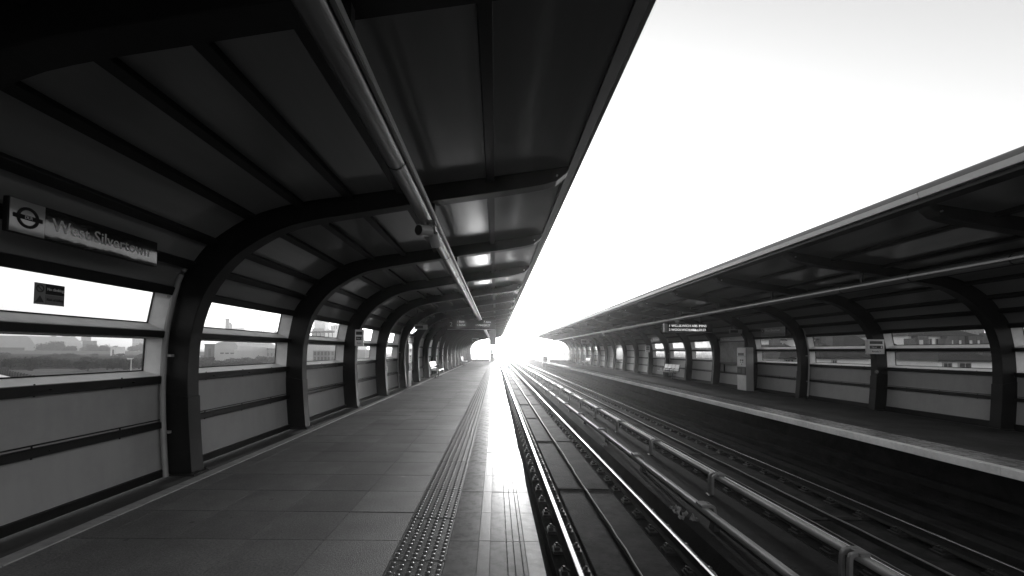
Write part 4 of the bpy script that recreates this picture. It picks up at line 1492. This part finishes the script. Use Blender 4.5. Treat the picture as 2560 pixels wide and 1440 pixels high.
# white box building, kiosk, sheds
for (xa, xb, yt, d, m, nm, lab, cat) in ((168, 193, 853, 600, M_RENDER, 'box_building', 'white box building under the hazy towers', 'building'), (277, 291, 868, 330, M_RENDER, 'gatehouse', 'small white gatehouse with a dark doorway in the nearest window', 'gatehouse'),
                                          (193, 230, 852, 640, M_TOWERD, 'low_warehouse', 'dark low warehouse right of the white box building', 'warehouse'), (512, 537, 861, 240, M_BRICK, 'dark_store', 'dark brick store left of the white shed', 'store')):
    xx0, xx1 = px(xa, d), px(xb, d)
    zt = pz((xa + xb) / 2, yt, d)
    r_ = thing(nm, ((xx0 + xx1) / 2, d, GZ), lab, cat)
    put('shell', MB().box(xx0, xx1, d, d + 8, GZ, zt).mesh('shell', m), r_)
    put('roof', MB().box(xx0 - .3, xx1 + .3, d - .3, d + 8.3, zt + .002, zt + .4).mesh('roof', m), r_)
    put('door', MB().box(xx0 + (xx1 - xx0) * .4, xx0 + (xx1 - xx0) * .62, d - .15, d - .001, GZ, GZ + (zt - GZ) * .75).mesh('door', M_DARKWIN), r_)
# road embankment band and bare ground
e = MB()
e.prism([(-1200, GZ + .004), (-1200, GZ + 3.2), (-60, GZ + 3.2), (-60, GZ + .004)], 430, 445)
put('embankment', e.mesh('embankment', M_TOWER), kind='structure')
e = MB()
n = 40
e.add([(-82 + 58 * math.cos(2 * math.pi * k / n) * (1 + .12 * math.sin(3.1 * k)), 116 + 34 * math.sin(2 * math.pi * k / n) * (1 + .1 * math.sin(2.3 * k)), GZ + .02) for k in range(n)], [tuple(range(n))])
put('bare_earth', e.mesh('bare_earth', M_SOIL), kind='structure')
# hoarding running away at the lower left, panels one by one
hd = thing('site_hoarding', (-76, 70, GZ), 'dark panelled site hoarding crossing the lower left of the nearest window', 'hoarding')
hA, hB = Vector((-110, 94.6, GZ)), Vector((-44, 47.3, GZ))
hdir = (hB - hA).normalized()
hnrm = Vector((hdir.y, -hdir.x, 0))
if hnrm.y > 0:
    hnrm = -hnrm
nH = 33
stp = (hB - hA).length / nH
def hbox(l0, l1, t, h, nm, m):
    b = MB()
    vs_ = [hdir * l + hnrm * q + Vector((0, 0, z)) for z in (0, h) for l, q in ((l0, -t), (l1, -t), (l1, t), (l0, t))]
    b.add(vs_, [(0, 3, 2, 1), (4, 5, 6, 7), (0, 1, 5, 4), (1, 2, 6, 5), (2, 3, 7, 6), (3, 0, 4, 7)])
    return b.mesh(nm, m)
hm = hbox(.03, stp - .03, .04, 2.4, 'hoarding_panel', M_TOWERD)
hpst = hbox(-.03, .03, .1, 2.5, 'post', M_BAR)
for k in range(nH):
    put('hoarding_panel', hm, hd, hA + hdir * stp * k)
    put('post', hpst, hd, hA + hdir * stp * k)
# white van roofs close below the nearest window
def van(x, y, label):
    root = thing('parked_van', (x, y, GZ), label, 'van', 'white vans parked below the wall')
    put('body', MB().prism([(x - 2.6, GZ + .4), (x - 2.6, GZ + 2.2), (x - 2.4, GZ + 2.45), (x + 1.0, GZ + 2.45), (x + 1.9, GZ + 1.5), (x + 2.6, GZ + 1.2), (x + 2.6, GZ + .4)], y, y + 2).mesh('body', M_WHITE, bevel=.06), root)
    put('windscreen', MB().add([(x + 1.07, y + .15, GZ + 2.4), (x + 1.07, y + 1.85, GZ + 2.4), (x + 1.9, y + 1.85, GZ + 1.56), (x + 1.9, y + .15, GZ + 1.56)], [(0, 1, 2, 3)]).mesh('windscreen', M_DARKWIN), root)
    wl = MB()
    for q in (-1.6, 1.7):
        put('wheel', MB().tube([(x + q, y - .02, GZ + .38), (x + q, y + .2, GZ + .38)], .37, 14).mesh('wheel', M_BLACK), root)
        put('wheel', MB().tube([(x + q, y + 1.8, GZ + .38), (x + q, y + 2.02, GZ + .38)], .37, 14).mesh('wheel', M_BLACK), root)
sA = hA + hdir * 22 + hnrm * 1.6
wr = thing('flat_roofed_store', sA, 'low store with a white roof at the left edge of the nearest window', 'store')
def sbox(l0, l1, q0, q1, z0, z1, nm, m):
    b = MB()
    vs_ = [hdir * l + hnrm * q + Vector((0, 0, z)) for z in (z0, z1) for l, q in ((l0, q0), (l1, q0), (l1, q1), (l0, q1))]
    b.add(vs_, [(0, 3, 2, 1), (4, 5, 6, 7), (0, 1, 5, 4), (1, 2, 6, 5), (2, 3, 7, 6), (3, 0, 4, 7)])
    put(nm, b.mesh(nm, m), wr, sA)
sbox(0, 31, .3, 7, 0, 1.9, 'wall', M_TOWERD)
sbox(-.3, 31.3, 0, 7.3, 1.902, 2.1, 'roof', M_WHITE)
sbox(8, 9.5, 7.05, 7.1, 0.1, 1.6, 'door', M_DARKWIN)
for i, (x, y) in enumerate(((-205, 300), (-236, 300), (-170, 305), (-150, 300))):
    van(x, y, ['white van left of the gatehouse', 'white van farthest from the gatehouse on its left', 'white van just right of the gatehouse', 'white van farthest right along the hedge line'][i])
# street lamp
d = 120
lx = px(330, d)
lm = thing('street_lamp', (lx, d, GZ), 'pale lamp post with a white head standing on bare ground in the nearest window', 'street lamp')
put('pole', MB().tube([(lx, d, GZ), (lx, d, pz(330, 898, d))], [.16, .1], 8).mesh('pole', M_METAL, smooth=True), lm)
put('lamp_head', MB().box(lx - 1.0, lx + .15, d - .25, d + .25, pz(330, 898, d), pz(330, 895, d)).mesh('lamp_head', M_WHITE, bevel=.05), lm)
put('arm', MB().bar((lx, d, pz(330, 899, d)), (lx + .7, d, pz(330, 894, d)), .12, .12).mesh('arm', M_METAL), lm)

# bushes and trees: clumps of small leaf faces round a stem
def leaf_mesh(seed, n, rx, ry, rz, leaf):
    rnd = random.Random(seed)
    b = MB()
    blobs = [(rnd.uniform(-.6, .6) * rx, rnd.uniform(-.6, .6) * ry, rnd.uniform(.35, .95) * rz, rnd.uniform(.3, .6)) for _ in range(9)]
    for _ in range(n):
        bl = rnd.choice(blobs)
        v = Vector((rnd.gauss(0, 1), rnd.gauss(0, 1), rnd.gauss(0, 1))).normalized() * (rnd.random() ** .4) * bl[3]
        p = Vector((bl[0] + v.x * rx, bl[1] + v.y * ry, max(.05, bl[2] + v.z * rz * .8)))
        a = Vector((rnd.gauss(0, 1), rnd.gauss(0, 1), rnd.gauss(0, 1))).normalized()
        c = a.orthogonal().normalized() * leaf * rnd.uniform(.6, 1.3)
        e_ = a.cross(c).normalized() * leaf * rnd.uniform(.4, .9)
        b.add([p - c, p - e_, p + c, p + e_], [(0, 1, 2, 3)])
    return b.mesh('foliage', M_LEAF)
LEAF = [leaf_mesh(s, 700, 1.0, 1.0, 1.0, .11) for s in range(5)]
STEM = MB().tube([(0, 0, 0), (.03, 0, .3), (-.02, .03, .6)], [.06, .045, .02], 6)
for k in range(4):
    STEM.tube([(0, 0, .25), (.25 * math.cos(k * 1.6), .25 * math.sin(k * 1.6), .65)], [.03, .012], 5)
STEM = STEM.mesh('stem', M_BARK)
nb = 0
def bush(x, y, r_, h, label, group, name='bush'):
    global nb
    root = thing(name, (x, y, GZ), label, name.replace('_', ' '), group)
    f = put('foliage', LEAF[nb % 5], root, (x, y, GZ))
    f.scale = (r_, r_, h)
    f.rotation_euler.z = random.uniform(0, 6)
    s = put('stem', STEM, root, (x, y, GZ))
    s.scale = (h, h, h)
    nb += 1
for i in range(64):
    d = random.choice((128, 140, 150, 165, 180, 200, 225, 260, 300)) + random.uniform(-8, 8)
    x = px(random.uniform(5, 385), d)
    bush(x, d, random.uniform(1.3, 3.6), random.uniform(1.2, 2.8), 'dark rounded bush on the rough ground seen through the nearest window', 'bushes on the rough ground')
for i in range(16):
    d = random.uniform(150, 225)
    bush(px(random.uniform(500, 700), d), d, random.uniform(2, 4), random.uniform(1.4, 2.8), 'dark low bush in front of the sheds in the second window', 'bushes before the sheds')
for i in range(24):
    d = random.uniform(440, 560)
    bush(px(random.uniform(60, 420), d), d + 20, random.uniform(5, 9), random.uniform(6, 11), 'dark tree on the skyline behind the rough ground', 'trees on the left skyline', 'tree')
for x, d, h, lab in ((1945, 46, 4.6, 'garden tree by the low pale house with narrow windows'), (2085, 50, 4.8, 'garden tree before the cream block with the dark stair bay'), (2247, 52, 5.6, 'garden tree left of the hipped roof block'), (2335, 50, 4.4, 'garden tree between the low houses below the hipped roof block'), (2455, 52, 5.0, 'garden tree at the right end of the hipped roof block')):
    bush(px(x, d), d, random.uniform(1.2, 2.0), h, lab, 'garden trees among the houses', 'tree')
rnd = random.Random(3)
sb = MB()
for i in range(26000):
    y = rnd.uniform(112, 330)
    x = px(rnd.uniform(-20, 720), y)
    if (x + 82) ** 2 / 3400 + (y - 116) ** 2 / 1200 < 1.1 or math.sin(x * .07 + 2) + math.sin(y * .09) + rnd.uniform(-.9, .9) < 0:
        continue
    k = rnd.uniform(.25, .8) * (y / 160)
    a = rnd.uniform(0, 3.14)
    h = rnd.uniform(.15, .9)
    dx, dy = math.cos(a) * k, math.sin(a) * k
    sb.add([(x - dx, y - dy, GZ - .02), (x + dx, y + dy, GZ - .02), (x + dx * .5 + rnd.uniform(-.2, .2), y + dy * .5, GZ + h), (x - dx * .6, y - dy * .6, GZ + h * rnd.uniform(.6, 1))], [(0, 1, 2, 3)])
put('scrub', sb.mesh('scrub', M_LEAF), kind='stuff')
# distant skyline beyond the curve of the line
for (xa, xb, yt, d, m, lab) in ((1296, 1318, 866, 900, M_TOWER, 'hazy block straight ahead above the curving rails'), (1318, 1342, 861, 800, M_TOWER, 'tallest hazy block ahead, left of the arched roof'), (1385, 1398, 868, 600, M_TOWER, 'low hazy block above the far end screen'), (1402, 1416, 864, 620, M_TOWER, 'hazy block with a mast above the far end screen'),
                                 (1182, 1196, 862, 300, M_TOWER, 'pale block behind the end screen of the studded platform'), (1196, 1214, 858, 320, M_METAL, 'paler block right behind the end screen of the studded platform')):
    tower(xa, xb, yt, d, lab, m, 3, 3)
d = 420
x0, x1 = px(1330, d), px(1362, d)
ar = thing('arched_shed', ((x0 + x1) / 2, d, GZ), 'hazy shed with a raised slanting roof ahead, right of the rails', 'shed')
put('shell', MB().prism([(x0, GZ), (x0, pz(1330, 872, d)), (x0 + 2, pz(1330, 866, d)), (x1 - 2, pz(1360, 867, d)), (x1, pz(1360, 874, d)), (x1, GZ)], d, d + 30).mesh('shell', M_TOWER), ar)
put('roof', MB().prism([(x0 - 1, pz(1330, 866, d)), (x0 - 1, pz(1330, 864.5, d)), (x1 - 1, pz(1360, 865, d)), (x1 - 1, pz(1360, 866.7, d))], d - 1, d + 31).mesh('roof', M_TOWERD), ar)
for i in range(22):
    d = random.uniform(230, 420)
    bush(px(random.uniform(1300, 1470), d) + 10, d, random.uniform(4, 8), random.uniform(4, 7), 'hazy tree on the skyline beyond the far platform end', 'trees beyond the platform ends', 'tree')

# ------------------------------------------------------------------ air
hz = MB().box(-1500, 1500, -20, 1600, GZ - 1, 140).mesh('haze', M_WHITE)
hzo = put('haze', hz, kind='stuff')
hm_ = bpy.data.materials.new('hazy air')
hm_.use_nodes = True
nt = hm_.node_tree
for n_ in list(nt.nodes):
    nt.nodes.remove(n_)
ov = nt.nodes.new('ShaderNodeOutputMaterial')
pv = nt.nodes.new('ShaderNodeVolumePrincipled')
pv.inputs['Color'].default_value = (.95, .95, .95, 1)
pv.inputs['Density'].default_value = 0.0007
pv.inputs['Anisotropy'].default_value = 0.82
nt.links.new(pv.outputs[0], ov.inputs['Volume'])
hz.materials.clear()
hz.materials.append(hm_)
